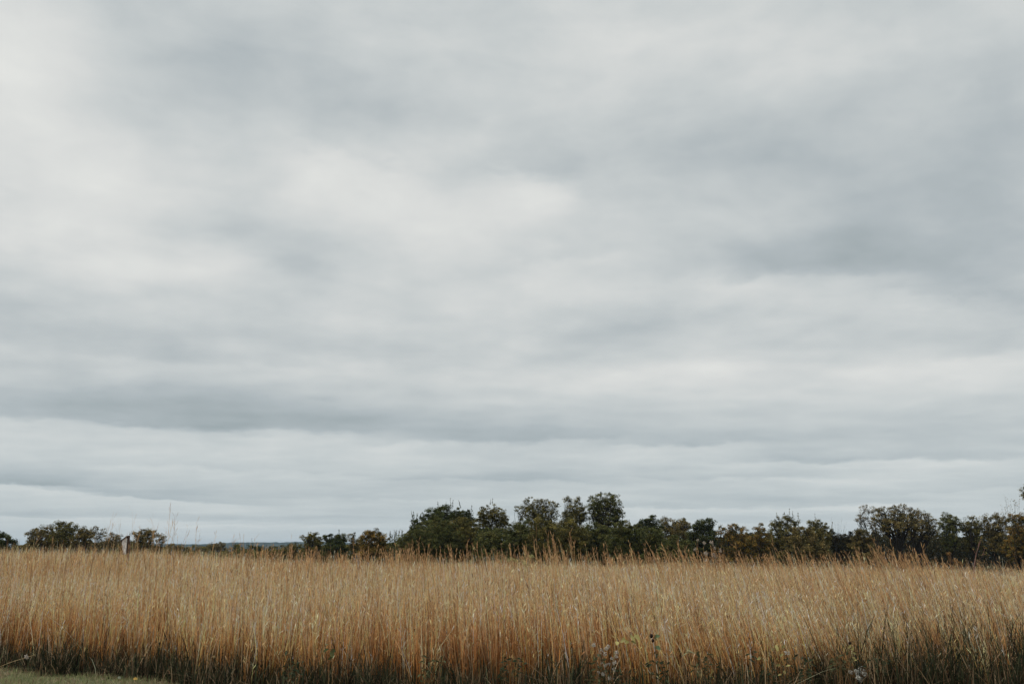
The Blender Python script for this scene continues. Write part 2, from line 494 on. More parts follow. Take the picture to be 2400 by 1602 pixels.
# front edge of the tall grass: y as a function of x
EDGE_X = np.array([-30, -9.0, -7.3, -5.6, -4.2, -3.2, -2.0, 0, 3, 6, 12, 30.0])
EDGE_Y = np.array([16.8, 15.0, 14.4, 13.5, 12.75, 12.1, 11.6, 11.35, 11.3, 11.2, 11.2, 11.2])
def edge_y(x):
    return np.interp(x, EDGE_X, EDGE_Y) + 0.12 * np.sin(x * 2.3) + 0.07 * np.sin(x * 5.7 + 1)

# mown lawn in front of it
gx = np.arange(-30, 30.01, 0.5)
top = edge_y(gx) + 0.5
rowsn = 14
LV = []
for k in range(rowsn):
    f = k / (rowsn - 1)
    yy = -20 + (top + 20) * f
    LV.append(np.stack([gx, yy, ground_h(gx, yy) + 0.004 + 0 * gx], -1))
LV = np.concatenate(LV)
ng = len(gx)
i, j = np.meshgrid(np.arange(rowsn - 1), np.arange(ng - 1), indexing='ij')
FL = np.stack([i * ng + j, i * ng + j + 1, (i + 1) * ng + j + 1, (i + 1) * ng + j], -1).reshape(-1, 4)
lawn = mesh_object("lawn", LV, FL, lawn_mat(), smooth=True)
tag(lawn, kind="structure")

# ------------------------------------------------------------------ ribbons: every blade and stem of the grasses
def vnoise(x, y, seed=0):
    """cheap smooth value noise"""
    r = np.random.default_rng(seed); G = r.random((256, 256))
    xi = np.floor(x).astype(int); yi = np.floor(y).astype(int)
    fx = x - xi; fy = y - yi
    fx = fx * fx * (3 - 2 * fx); fy = fy * fy * (3 - 2 * fy)
    g = lambda a, b: G[a % 256, b % 256]
    return (g(xi, yi) * (1 - fx) + g(xi + 1, yi) * fx) * (1 - fy) + (g(xi, yi + 1) * (1 - fx) + g(xi + 1, yi + 1) * fx) * fy

def ribbons(B, H, lean, width, levels, prof, C, bend=1.7, sag=None, face=1.1):
    """B (n,3) feet, H (n) length, lean (n,2) sideways travel of the tip, C (n,levels,3)"""
    n = len(B); K = len(levels)
    t = np.asarray(levels)[None, :]
    off = t ** bend
    P = np.zeros((n, K, 3))
    P[:, :, 0] = B[:, None, 0] + lean[:, None, 0] * off
    P[:, :, 1] = B[:, None, 1] + lean[:, None, 1] * off
    lm = np.hypot(lean[:, 0], lean[:, 1])
    Hz = np.sqrt(np.maximum(H ** 2 - lm ** 2, (0.25 * H) ** 2))
    zt = t * np.ones((n, 1))
    if sag is not None:
        zt = zt - sag[:, None] * t ** 3
    P[:, :, 2] = B[:, None, 2] + Hz[:, None] * zt
    a = rng.uniform(-face, face, n)
    S = np.stack([np.cos(a), np.sin(a), np.zeros(n)], -1)
    w = width[:, None] * np.asarray(prof)[None, :] * 0.5
    V = np.stack([P - S[:, None, :] * w[..., None], P + S[:, None, :] * w[..., None]], axis=2)   # n,K,2,3
    base = (np.arange(n) * K * 2)[:, None]
    k = np.arange(K - 1)[None, :] * 2
    F = np.stack([base + k, base + k + 1, base + k + 3, base + k + 2], -1).reshape(-1, 4)
    Cc = np.repeat(C, 2, axis=1).reshape(-1, 3)
    return V.reshape(-1, 3), F, Cc, P

def gather(parts):
    V = []; F = []; C = []; n = 0
    for v, f, c in parts:
        V.append(v); F.append(f + n); C.append(c); n += len(v)
    return np.concatenate(V), np.concatenate(F), np.concatenate(C)

def wind(x, y):
    """sideways lean of the stems (fraction of height): upright on the left, blown to the left further right"""
    s = x / np.maximum(y, 1)
    w = np.interp(s, [-0.55, -0.3, -0.1, 0.1, 0.3, 0.45, 0.6], [0.04, 0.03, -0.02, -0.10, -0.20, -0.20, -0.15])
    return w + 0.08 * (vnoise(x * 0.5 + 50, y * 0.5, 3) - 0.5)

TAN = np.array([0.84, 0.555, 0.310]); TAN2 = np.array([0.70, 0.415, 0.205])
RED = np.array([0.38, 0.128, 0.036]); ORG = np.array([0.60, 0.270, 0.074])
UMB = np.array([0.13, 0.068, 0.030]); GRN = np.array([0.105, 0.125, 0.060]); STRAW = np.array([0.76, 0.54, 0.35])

def field_points(y0, y1, clumps_m2, per, spread):
    """tussock centres in a wedge, then stems inside each tussock"""
    area = 0.62 * (y1 ** 2 - y0 ** 2) * 1.0
    n = int(area * clumps_m2 * 1.0)
    yy = np.sqrt(rng.uniform(y0 ** 2, y1 ** 2, n)); xx = rng.uniform(-0.60, 0.60, n) * yy
    keep = yy > edge_y(xx) + rng.uniform(0, 0.25, n)
    xx, yy = xx[keep], yy[keep]
    vig = rng.uniform(0.75, 1.2, len(xx))
    cnt = rng.poisson(per * vig)
    idx = np.repeat(np.arange(len(xx)), cnt)
    ang = rng.uniform(0, 2 * math.pi, len(idx)); rad = spread * np.sqrt(rng.random(len(idx)))
    ox, oy = np.cos(ang) * rad, np.sin(ang) * rad
    return xx[idx] + ox, yy[idx] + oy, ox, oy, vig[idx], idx

def stem_batch(y0, y1, clumps, per, spread, wmin, wmax, K, hmean=1.03):
    x, y, ox, oy, vig, ci = field_points(y0, y1, clumps, per, spread)
    n = len(x)
    patch = np.clip((vnoise(x * 0.30 + 9, y * 0.22 + 3, 5) - 0.5) * 1.4 + 0.5, 0, 1)             # broad patches of shorter / redder growth
    patch2 = vnoise(x * 0.7, y * 0.7, 6)
    H = (hmean + 0.14 * (patch - 0.5) + 0.16 * (patch2 - 0.5)) * rng.normal(1.0, 0.11, n) * (0.86 + 0.14 * vig)
    H *= np.interp(y - edge_y(x), [0, 1.0, 3.0], [0.80, 0.95, 1.0])
    tallr = rng.random(n) < 0.14
    H = np.where(tallr, H * rng.uniform(1.05, 1.28, n), H)
    short = rng.random(n) < 0.22
    H = np.where(short, H * rng.uniform(0.35, 0.8, n), H)
    w = wind(x, y)
    flare = 0.9
    lean = np.stack([ox * flare + H * (w + rng.normal(0, 0.06, n)), oy * flare + H * rng.normal(0, 0.07, n)], -1)
    wild = rng.random(n) < 0.14
    lean[wild] += rng.normal(0, 0.24, (wild.sum(), 2)) * H[wild][:, None]
    B = np.stack([x, y, ground_h(x, y) - 0.01], -1)
    if K == 4:
        lev, prof = (0, 0.34, 0.66, 1.0), (0.7, 1.0, 0.85, 0.15)
    else:
        lev, prof = (0, 0.6, 1.0), (0.9, 0.9, 0.12)
    width = rng.uniform(wmin, wmax, n) * np.where(rng.random(n) < 0.06, 1.7, 1.0)
    # colour: tawny seed tops, rusty middles, dull feet painted darker for shade inside the field; each tussock its own mix
    hue = np.clip(0.55 * patch + 0.25 * patch2 + 0.35 * rng.random(int(ci.max()) + 1)[ci] - 0.05 + rng.normal(0, 0.16, n), 0, 1)[:, None]
    topc = TAN * (1 - hue) + TAN2 * hue
    midc = ORG * (1 - hue) + RED * hue
    st = rng.random(n)
    topc = np.where((st < 0.16)[:, None], STRAW, topc); midc = np.where((st < 0.10)[:, None], STRAW * 0.9, midc)
    midc = np.where(((st > 0.84) & (st < 0.93))[:, None], TAN2, midc)
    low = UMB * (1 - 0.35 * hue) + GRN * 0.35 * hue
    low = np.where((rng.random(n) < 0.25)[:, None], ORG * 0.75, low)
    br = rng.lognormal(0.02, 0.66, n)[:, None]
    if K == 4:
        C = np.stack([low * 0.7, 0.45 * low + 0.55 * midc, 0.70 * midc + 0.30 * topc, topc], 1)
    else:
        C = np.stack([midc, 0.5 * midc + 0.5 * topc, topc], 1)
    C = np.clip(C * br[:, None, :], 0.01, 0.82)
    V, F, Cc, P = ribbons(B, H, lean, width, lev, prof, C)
    return (V, F, Cc), P, C, H

def fuzz(P, C, H, per, size):
    """short seed-bearing side shoots along the upper half of each stem"""
    n, K = P.shape[:2]
    idx = np.repeat(np.arange(n), per)
    u = rng.uniform(0.38, 0.98, len(idx)) * (K - 1)
    k = np.clip(np.floor(u).astype(int), 0, K - 2); f = (u - k)[:, None]
    p = P[idx, k] * (1 - f) + P[idx, k + 1] * f
    c = C[idx, k] * (1 - f) + C[idx, k + 1] * f
    m = len(idx)
    out = rng.normal(0, 1, (m, 3)); out[:, 2] = np.abs(out[:, 2]) * 1.2 + 0.9
    out /= np.linalg.norm(out, axis=1)[:, None]
    L = (size * rng.uniform(0.5, 1.4, m))[:, None]
    a = rng.uniform(-1.2, 1.2, m); S = np.stack([np.cos(a), np.sin(a), 0 * a], -1) * L * 0.045
    q = p + out * L
    mid = p + out * L * 0.55
    V = np.stack([p, mid - S, q, mid + S], 1).reshape(-1, 3)
    F = np.arange(m * 4).reshape(m, 4)
    cc = np.clip(c * rng.uniform(0.7, 1.35, (m, 1)) + 0.02, 0.01, 0.8)
    return V, F, np.repeat(cc, 4, axis=0)

parts = []
for (y0, y1, cl, per, sp, w0, w1, K, fz, fs) in [
        (10.8, 15.0, 24, 18, 0.11, 0.0032, 0.0078, 4, 4, 0.07),
        (15.0, 20.0, 19, 17, 0.12, 0.0040, 0.0092, 4, 3, 0.075),
        (20.0, 28.0, 13, 16, 0.14, 0.0055, 0.0118, 4, 2, 0.09),
        (28.0, 38.0, 8, 13, 0.16, 0.009, 0.019, 3, 1, 0.10),
        (38.0, 54.0, 5, 12, 0.18, 0.012, 0.025, 3, 1, 0.12)]:
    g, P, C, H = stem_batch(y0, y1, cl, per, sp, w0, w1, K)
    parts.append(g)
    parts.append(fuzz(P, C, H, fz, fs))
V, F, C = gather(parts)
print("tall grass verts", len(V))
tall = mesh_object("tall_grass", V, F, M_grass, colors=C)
tag(tall, "tawny and rust coloured prairie grass filling the whole field", "grass", kind="stuff")

# taller flowering stems standing above the rest
SEED = np.array([0.34, 0.22, 0.12])
def seed_stems(n, s0, s1, y0, y1, h0, h1, lean_add=0.0, wmul=1.0, dark=1.0, clumpy=0.5):
    nc = max(1, int(n / 5))
    cs = rng.uniform(s0, s1, nc); cy = rng.uniform(y0, y1, nc)
    ch = rng.uniform(h0, h1, nc)
    k = rng.integers(0, nc, n)
    loose = rng.random(n) > clumpy
    y = np.where(loose, rng.uniform(y0, y1, n), cy[k] + rng.normal(0, 0.2, n))
    s = np.where(loose, rng.uniform(s0, s1, n), cs[k])
    x = s * y + rng.normal(0, 0.13, n)
    H = np.where(loose, rng.uniform(h0, h1, n), ch[k] * rng.uniform(0.85, 1.05, n))
    lean = np.stack([H * (wind(x, y) * 1.0 + lean_add + rng.normal(0, 0.07, n)), H * rng.normal(0, 0.06, n)], -1)
    B = np.stack([x, y, ground_h(x, y) - 0.01], -1)
    wd = rng.uniform(0.0045, 0.009, n) * wmul * np.interp(y, [12, 45], [0.8, 1.9])
    lev = (0, 0.4, 0.72, 0.80, 0.90, 1.0); prof = (1, 0.9, 0.6, 1.1, 1.2, 0.3)
    r = rng.random(n)[:, None]
    c1 = ORG * (1 - r) + TAN * r; c2 = (SEED * (1 - r) + TAN2 * r) * dark
    C = np.stack([c1 * 0.6, c1, c1, c2, c2, c2], 1) * rng.lognormal(0, 0.2, n)[:, None, None]
    V, F, Cc, P = ribbons(B, H, lean, wd, lev, prof, np.clip(C, 0.01, 0.7), bend=1.9)
    # branchlets of the seed head
    m = n * 7
    idx = np.repeat(np.arange(n), 7)
    f = rng.random(m)[:, None]
    p = P[idx, 3] * (1 - f) + P[idx, 5] * f
    tip = P[idx, 5] - P[idx, 2]; tip /= np.linalg.norm(tip, axis=1)[:, None]
    d = tip + rng.normal(0, 0.28, (m, 3))
    L = (rng.uniform(0.05, 0.11, m) * (H[idx] / 1.6))[:, None]
    a = rng.uniform(-1, 1, m); S = np.stack([np.cos(a), np.sin(a), 0 * a], -1) * wd[idx][:, None] * 0.8
    V2 = np.stack([p, p + d * L * 0.6 - S, p + d * L, p + d * L * 0.6 + S], 1).reshape(-1, 3)
    C2 = np.repeat(c2[idx] * rng.uniform(0.7, 1.3, (m, 1)), 4, axis=0)
    return [(V, F, Cc), (V2, np.arange(m * 4).reshape(m, 4), np.clip(C2, 0.01, 0.7))]

sp = lambda px: (px - 1200) / FPX * math.cos(PITCH) * 1.0
ss = []
ss += seed_stems(170, -0.55, -0.14, 13, 30, 1.35, 1.62, 0.0)
ss += seed_stems(34, sp(225), sp(470), 13, 20, 1.7, 2.15, 0.02, 0.40, 1.2, 0.15)
ss += seed_stems(10, sp(30), sp(230), 14, 22, 1.6, 1.95, 0.0, 0.42, 1.2, 0.2)
ss += seed_stems(16, sp(470), sp(700), 14, 24, 1.6, 1.85, 0.0, 0.5, 1.2, 0.2)
ss += seed_stems(170, sp(560), sp(960), 20, 42, 1.4, 1.75, -0.02)
ss += seed_stems(230, sp(880), sp(1300), 18, 44, 1.35, 1.8, -0.03)
ss += seed_stems(20, sp(1290), sp(1350), 17, 20, 1.5, 1.95, -0.02, 0.8, 1.0, 0.4)
ss += seed_stems(260, sp(1300), sp(1700), 18, 44, 1.35, 1.75, -0.03)
ss += seed_stems(380, sp(1640), sp(2230), 18, 44, 1.35, 1.75, -0.03)
ss += seed_stems(45, sp(2090), sp(2180), 20, 27, 1.6, 1.85, -0.02)
ss += seed_stems(90, sp(2200), sp(2460), 22, 44, 1.3, 1.6, 0.0)
V, F, C = gather(ss)
stalks = mesh_object("seed_stalks", V, F, M_grass, colors=C)
tag(stalks, "tall thin seed stalks rising above the tawny field against trees and sky", "grass stalks", kind="stuff")

# undergrowth: green blades and curled dead leaves along the front margin
def blades(n, ylo, yhi, hmin, hmax, w0, w1, cols, lean_s, sag, xr=0.56, in_front=0.25):
    y = rng.uniform(0, 1, n) ** 1.3 * (yhi - ylo) + ylo
    x = rng.uniform(-xr, xr, n) * (y + 16)
    y = y + edge_y(x) - in_front * rng.random(n)
    cl = 0.55 * vnoise(x * 1.7 + 3, y * 1.7, 11) + 0.45 * vnoise(x * 0.45 + 3, y * 0.6, 12)
    cl = np.clip((cl - 0.5) * 1.4 + 0.5 + 0.10 * sstep(-2, 3, x), 0.30, 1)
    keep = rng.random(n) < 0.35 + 1.3 * np.clip(cl - 0.3, 0, 1)
    x, y, cl = x[keep], y[keep], cl[keep]; n = len(x)
    H = (hmin + (hmax - hmin) * rng.random(n) ** 1.6) * (0.55 + 1.2 * cl) * np.interp(x, [-8, -5, -1, 3], [0.55, 0.62, 0.85, 1.0]) * rng.uniform(0.6, 1.25, n)
    a = rng.uniform(0, 2 * math.pi, n); l = np.abs(rng.normal(0, lean_s, n)) * H
    lean = np.stack([np.cos(a) * l, np.sin(a) * l], -1)
    B = np.stack([x, y, ground_h(x, y)], -1)
    cols = np.asarray(cols); ci = rng.integers(0, len(cols), n)
    c = cols[ci] * rng.lognormal(0, 0.3, n)[:, None]
    C = np.stack([c * 0.8, c, c * 1.05, c * 1.15], 1)
    V, F, Cc, P = ribbons(B, H, lean, rng.uniform(w0, w1, n), (0, 0.4, 0.75, 1.0), (0.8, 1.0, 0.7, 0.1), np.clip(C, 0.01, 0.6), bend=1.5, sag=np.full(n, sag) * rng.uniform(0, 1.3, n), face=1.5)
    return V, F, Cc
GB = [(0.034, 0.044, 0.022), (0.038, 0.042, 0.022), (0.052, 0.056, 0.030), (0.070, 0.046, 0.028), (0.070, 0.075, 0.042), (0.020, 0.022, 0.016)]
DB = [(0.30, 0.21, 0.13), (0.38, 0.28, 0.18), (0.20, 0.11, 0.06), (0.13, 0.08, 0.05), (0.24, 0.14, 0.08)]
V, F, C = gather([blades(120000, 0.0, 6, 0.12, 0.62, 0.006, 0.013, GB, 0.35, 0.25),
                  blades(16000, 0, 3, 0.15, 0.4, 0.008, 0.018, GB, 0.6, 0.5)])
tag(mesh_object("undergrowth", V, F, M_grass, colors=C), "dark green grass blades growing low between the rust coloured stems", "undergrowth", kind="stuff")
V, F, C = gather([blades(34000, 0, 4, 0.12, 0.45, 0.004, 0.009, DB, 0.8, 0.55),
                  blades(9000, 0, 2.5, 0.3, 0.75, 0.005, 0.010, DB[:2], 0.7, 0.2)])
tag(mesh_object("dead_blades", V, F, M_grass, colors=C), "curled pale brown dead blades tangled at the foot of the field", "dead grass", kind="stuff")

# mown lawn blades in the near left corner
n = 90000
x = rng.uniform(-9.5, 3.5, n); y = edge_y(x) - rng.uniform(-0.35, 1.0, n) ** 1.0 * 3.2
keep = (y > 10.2); x, y = x[keep], y[keep]; n = len(x)
B = np.stack([x, y, ground_h(x, y) + 0.003], -1)
H = rng.uniform(0.025, 0.075, n) * (0.7 + 0.8 * vnoise(x * 3, y * 3, 21))
pt = vnoise(x * 2.1 + 4, y * 2.1, 22)
LC = np.array([(0.23, 0.255, 0.12), (0.29, 0.31, 0.15), (0.40, 0.33, 0.21), (0.28, 0.20, 0.13)])
pick = np.where(rng.random(n) < 0.25 + 0.5 * sstep(0.5, 0.8, pt), rng.integers(2, 4, n), rng.integers(0, 2, n))
c = LC[pick] * rng.lognormal(0, 0.2, n)[:, None]
C = np.stack([c * 0.8, c, c * 1.1], 1)
a = rng.uniform(0, 2 * math.pi, n); l = np.abs(rng.normal(0, 0.55, n)) * H
V, F, Cc, _ = ribbons(B, H, np.stack([np.cos(a) * l, np.sin(a) * l], -1), rng.uniform(0.004, 0.008, n), (0, 0.6, 1.0), (1, 0.9, 0.1), np.clip(C, 0.01, 0.6), face=1.5)
tag(mesh_object("lawn_grass", V, F, M_grass, colors=Cc), "short mown green lawn with brown patches in front of the tall grass", "lawn", kind="stuff")


# ------------------------------------------------------------------ trees
PAL = {
 'DK': [(0.050, 0.064, 0.020), (0.072, 0.084, 0.025), (0.036, 0.046, 0.017), (0.105, 0.105, 0.033)],
 'GN': [(0.088, 0.098, 0.031), (0.125, 0.128, 0.041), (0.058, 0.070, 0.023), (0.165, 0.148, 0.051)],
 'OL': [(0.155, 0.130, 0.037), (0.095, 0.090, 0.027), (0.215, 0.175, 0.053), (0.064, 0.064, 0.022)],
 'BR': [(0.180, 0.136, 0.048), (0.115, 0.098, 0.034), (0.250, 0.185, 0.072), (0.066, 0.062, 0.025)],
 'RU': [(0.230, 0.145, 0.033), (0.110, 0.098, 0.030), (0.320, 0.190, 0.044), (0.070, 0.070, 0.025)],
 'GY': [(0.270, 0.205, 0.105), (0.180, 0.144, 0.070), (0.130, 0.106, 0.051), (0.090, 0.080, 0.039)],
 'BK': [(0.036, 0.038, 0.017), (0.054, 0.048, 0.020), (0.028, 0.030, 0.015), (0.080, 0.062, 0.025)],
}
BARK = (0.032, 0.027, 0.022)

def ball(n, r, p=2.0):
    v = r.normal(size=(n, 3)); v /= np.linalg.norm(v, axis=1)[:, None] + 1e-9
    return v * (r.random(n) ** (1 / p))[:, None]

def bend_path(a, b, r, k=5, amt=0.12):
    a = np.asarray(a, float); b = np.asarray(b, float)
    t = np.linspace(0, 1, k)[:, None]
    L = np.linalg.norm(b - a)
    m = r.normal(0, amt * L, 3); m[2] = abs(m[2]) * 0.6
    return a * (1 - t) + b * t + m * (np.sin(t * math.pi))

def make_tree(name, label, cat, group, bx, d, lobes, pal, leaf=3.2, cover=3.2, tuft=8.0, dens=1.0, trunk=0.16,
              fork=0.35, shoots=0, seed=1, fill=1, upb=0.35, twigs=14):
    r = np.random.default_rng(seed)
    m = d / FPX / 1.02
    base = at(bx, 1300, d); base.z = float(ground_h(base.x, base.y)) - 0.05
    root = empty(name, base)
    tag(root, label, cat, group)
    leaf = leaf * 0.86; cover = cover * 1.12
    cols = np.array(PAL[pal])
    LP = []; LC = []
    lobes = [(l[0], l[1] + 0.22 * l[3], l[2] * 1.34, l[3] * 1.30) for l in lobes]
    # the inner crown that ties the boughs together
    xa = min(l[0] - l[2] for l in lobes); xb = max(l[0] + l[2] for l in lobes)
    ya = min(l[1] - l[3] for l in lobes); yb = max(l[1] + l[3] for l in lobes)
    if fill and len(lobes) > 1:
        lobes = lobes + [((xa + xb) / 2, ya + 0.56 * (yb - ya), (xb - xa) * 0.42, (yb - ya) * 0.38)]
        if fill > 1:
            lobes = lobes + [((xa + xb) / 2, yb + 4, (xb - xa) * 0.44, 26)]
    cen = [np.array(at(l[0], l[1], d)) + np.array([0, r.uniform(-0.3, 0.3) * l[2] * m, 0]) for l in lobes]
    zc = np.mean([c[2] for c in cen])
    wts = np.array([l[2] * l[3] for l in lobes], float); wts /= wts.sum()
    mx = float(sum(c[0] * w for c, w in zip(cen, wts)))
    F0 = np.array([base.x * 0.75 + mx * 0.25, base.y, base.z + fork * (zc - base.z)])
    TR = MB(); BRN = MB()
    tp = bend_path((base.x, base.y, base.z - 0.1), F0, r, 6, 0.04)
    TR.tube(tp, np.linspace(trunk * 1.25, trunk * 0.85, 6), 8, BARK)
    for (cx, cy, rx, ry), c in zip(lobes, cen):
        R = np.array([rx, 0.85 * max(rx, ry), ry]) * m
        nt_ = max(3, int(dens * 2.4 * rx * ry / tuft ** 2))
        u = ball(nt_, r, 2.8)
        tc_ = c + u * R * (1 - 0.45 * tuft / max(rx, ry))
        limb = bend_path(F0, c - np.array([0, 0, R[2] * 0.25]), r, 6, 0.10)
        BRN.tube(limb, np.linspace(trunk * 0.45, trunk * 0.14, 6), 6, BARK)
        for q in range(min(nt_, twigs)):
            s0 = limb[r.integers(2, 6)]
            BRN.tube(bend_path(s0, tc_[q], r, 4, 0.10), np.linspace(trunk * 0.13, trunk * 0.04, 4), 4, BARK)
        nl = max(6, int(cover * math.pi * rx * ry / (leaf ** 2 * 0.42) / nt_))
        idx = np.repeat(np.arange(nt_), nl)
        tr_ = tuft * m * r.uniform(0.6, 1.5, nt_)
        v = ball(len(idx), r, 2.2) * np.array([1.0, 1.0, 0.72])
        LP.append(tc_[idx] + v * tr_[idx][:, None])
        tb = r.lognormal(0, 0.22, nt_)[idx]
        pk = np.where(r.random(len(idx)) < 0.6, r.integers(0, 4, nt_)[idx], r.integers(0, 4, len(idx)))
        LC.append(np.clip(cols[pk] * (tb * r.lognormal(0, 0.34, len(idx)))[:, None], 0.008, 0.6))
    # leafy shoots standing out of the top
    for q in range(shoots):
        k = r.integers(0, len(lobes)); (cx, cy, rx, ry), c = lobes[k], cen[k]
        a = r.uniform(-0.95, 0.95)
        s0 = c + np.array([a * rx, r.uniform(-0.4, 0.4) * rx, math.sqrt(1 - a * a) * ry * 0.85]) * m
        L = r.uniform(7, 20) * m
        tip = s0 + np.array([r.normal(0, 0.12), 0, 1.0]) * L
        BRN.tube(np.stack([s0, (s0 + tip) / 2, tip]), [0.018, 0.013, 0.006], 4, BARK)
        n = r.integers(14, 30)
        f = r.random(n)[:, None]
        LP.append(s0 * (1 - f) + tip * f + r.normal(0, 1.1 * m, (n, 3)) * (1.25 - f))
        LC.append(np.clip(cols[r.integers(0, 4, n)] * r.lognormal(0, 0.2, n)[:, None], 0.008, 0.6))
    P = np.concatenate(LP); C = np.concatenate(LC)
    V, F, Cc = leaves_quads(P, np.full(len(P), leaf * m), C, upb, 0.62, r)
    TR.build("trunk", M_bark, root, True)
    BRN.build("branches", M_bark, root, True)
    mesh_object("crown", V, F, M_leaf, root, Cc)
    return root

def bare_tree(name, label, cat, group, bx, d, top_px, width_px, seed, leafn=0, pal='BR', base_r=0.09, spread=0.42, levels=5):
    r = np.random.default_rng(seed)
    m = d / FPX / 1.02
    base = at(bx, 1300, d); base.z = float(ground_h(base.x, base.y)) - 0.05
    topz = at(bx, top_px, d).z
    root = empty(name, base); tag(root, label, cat, group)
    TR = MB(); BRN = MB(); tips = []
    H = topz - base.z
    def grow(p, dr, L, rad, lev):
        q = p + dr * L
        path = bend_path(p, q, r, 4, 0.05)
        (TR if lev == 0 else BRN).tube(path, np.linspace(rad, rad * 0.62, 4), 6 if lev < 2 else 4, BARK)
        if lev >= levels:
            tips.append(q); return
        for k in range(3 if lev < 3 else 2):
            nd = dr + r.normal(0, spread, 3); nd[2] = abs(nd[2]) * 0.6 + 0.45
            nd /= np.linalg.norm(nd)
            grow(path[-1] if k else q, nd, L * r.uniform(0.55, 0.85), rad * 0.55, lev + 1)
    grow(np.array(base), np.array([0, 0, 1.0]), H * 0.36, base_r, 0)
    allv = np.concatenate(BRN.V)
    zmax = allv[:, 2].max(); k = (topz - base.z) / (zmax - base.z)
    wmax = np.abs(allv[:, 0] - base.x).max(); kx = width_px * 0.5 * m / wmax
    def fit(V):
        V = V.copy(); V[:, 2] = base.z + (V[:, 2] - base.z) * k
        V[:, 0] = base.x + (V[:, 0] - base.x) * kx; V[:, 1] = base.y + (V[:, 1] - base.y) * kx
        return V
    TR.V = [fit(v) for v in TR.V]; BRN.V = [fit(v) for v in BRN.V]
    TR.build("trunk", M_bark, root, True); BRN.build("branches", M_bark, root, True)
    if leafn:
        T = fit(np.array(tips)); idx = r.integers(0, len(T), leafn)
        P = T[idx] + r.normal(0, 2.2 * m, (leafn, 3))
        C = np.array(PAL[pal])[r.integers(0, 4, leafn)]
        V, F, Cc = leaves_quads(P, np.full(leafn, 2.8 * m), C, 0.3, 0.6, r)
        mesh_object("crown", V, F, M_leaf, root, Cc)
    return root

GL = 'oaks behind the left end of the field'; GM = 'low trees along the skyline gap'; GC = 'trees of the dark green clump'
GR = 'trees of the wood on the right'; GS = 'shrubs in front of the green clump'

# left end
make_tree('tree', 'dense dark green tree cut by the left edge of the photo', 'tree', GL, 2, 118,
          [(-12, 1262, 34, 20), (14, 1266, 20, 17), (-30, 1255, 26, 20)], 'DK', cover=5, trunk=0.22, fill=2, seed=11)
make_tree('oak_tree', 'broad brown-green oak at the left of the low left group, gaps under its crown', 'tree', GL, 106, 122,
          [(88, 1250, 22, 17), (112, 1243, 22, 16), (78, 1264, 14, 8), (128, 1258, 14, 18)], 'BR', leaf=2.8, tuft=6, cover=2.8, trunk=0.20, seed=12)
make_tree('oak_tree', 'tallest oak of the low left group, dark olive with a knobbly top', 'tree', GL, 146, 120,
          [(138, 1228, 12, 10), (150, 1240, 18, 15), (164, 1234, 14, 11), (146, 1260, 24, 17)], 'OL', leaf=2.8, tuft=6, cover=3.6, trunk=0.22, seed=13)
make_tree('oak_tree', 'reddish brown oak right of the tallest one in the left group', 'tree', GL, 198, 124,
          [(190, 1243, 17, 13), (212, 1254, 14, 15), (180, 1260, 18, 16)], 'BR', leaf=2.8, tuft=6, cover=2.6, dens=0.9, trunk=0.20, seed=14)
make_tree('young_tree', 'thin crowned see-through tree between brown oaks in the left group', 'tree', GL, 226, 122,
          [(222, 1240, 13, 10), (238, 1245, 11, 11), (228, 1258, 10, 10)], 'GY', leaf=2.4, tuft=4.5, cover=1.1, dens=0.8, trunk=0.10, fill=0, seed=15)
make_tree('young_tree', 'low sparse greyish tree just left of the nest box post', 'tree', GL, 266, 120,
          [(262, 1256, 16, 9), (278, 1262, 12, 10), (252, 1268, 14, 10)], 'GY', leaf=2.5, tuft=5, cover=2.0, trunk=0.10, seed=16)
make_tree('oak_tree', 'rounded brown oak just right of the nest box post', 'tree', GL, 348, 120,
          [(324, 1249, 14, 10), (340, 1246, 14, 9), (358, 1248, 14, 10), (374, 1260, 12, 10), (336, 1268, 24, 14)], 'BR', leaf=2.8, tuft=6, cover=2.7, trunk=0.22, seed=17)

# gap in the middle left: low trees with the far hills above them
make_tree('tree', 'greyish brown round tree standing highest in front of the blue hills', 'tree', GM, 510, 190,
          [(498, 1281, 14, 9), (514, 1277, 14, 9), (506, 1292, 26, 12)], 'GY', leaf=2.2, tuft=5, cover=4, trunk=0.2, seed=21)
make_tree('tree', 'dark low tree left of the greyish brown one below the blue hills', 'tree', GM, 470, 185,
          [(462, 1286, 16, 10), (480, 1284, 14, 8), (470, 1298, 22, 12)], 'OL', leaf=2.2, tuft=5, cover=4, trunk=0.2, seed=22)
make_tree('tree', 'brownish low tree at the left end of the blue hills', 'tree', GM, 412, 180,
          [(404, 1280, 14, 9), (424, 1288, 18, 10), (392, 1290, 18, 12), (440, 1296, 16, 10)], 'BR', leaf=2.2, tuft=5, cover=4, trunk=0.2, seed=23)
make_tree('tree', 'small olive tree under the middle of the blue hills', 'tree', GM, 560, 185,
          [(558, 1282, 12, 8), (570, 1292, 18, 12), (542, 1297, 16, 10)], 'OL', leaf=2.2, tuft=5, cover=4, trunk=0.2, seed=24)
make_tree('tree', 'blackish green tree with upright tips below the blue hills', 'tree', GM, 600, 175,
          [(590, 1288, 12, 10), (606, 1285, 12, 10), (600, 1300, 22, 12)], 'DK', leaf=2.2, tuft=5, cover=4.5, shoots=6, trunk=0.2, seed=25)
make_tree('shrub', 'long low olive shrub at the right end of the blue hills', 'shrub', GM, 655, 150,
          [(640, 1296, 24, 9), (668, 1291, 22, 11), (690, 1284, 16, 14)], 'OL', leaf=2.4, tuft=5, cover=4.5, trunk=0.12, seed=26)
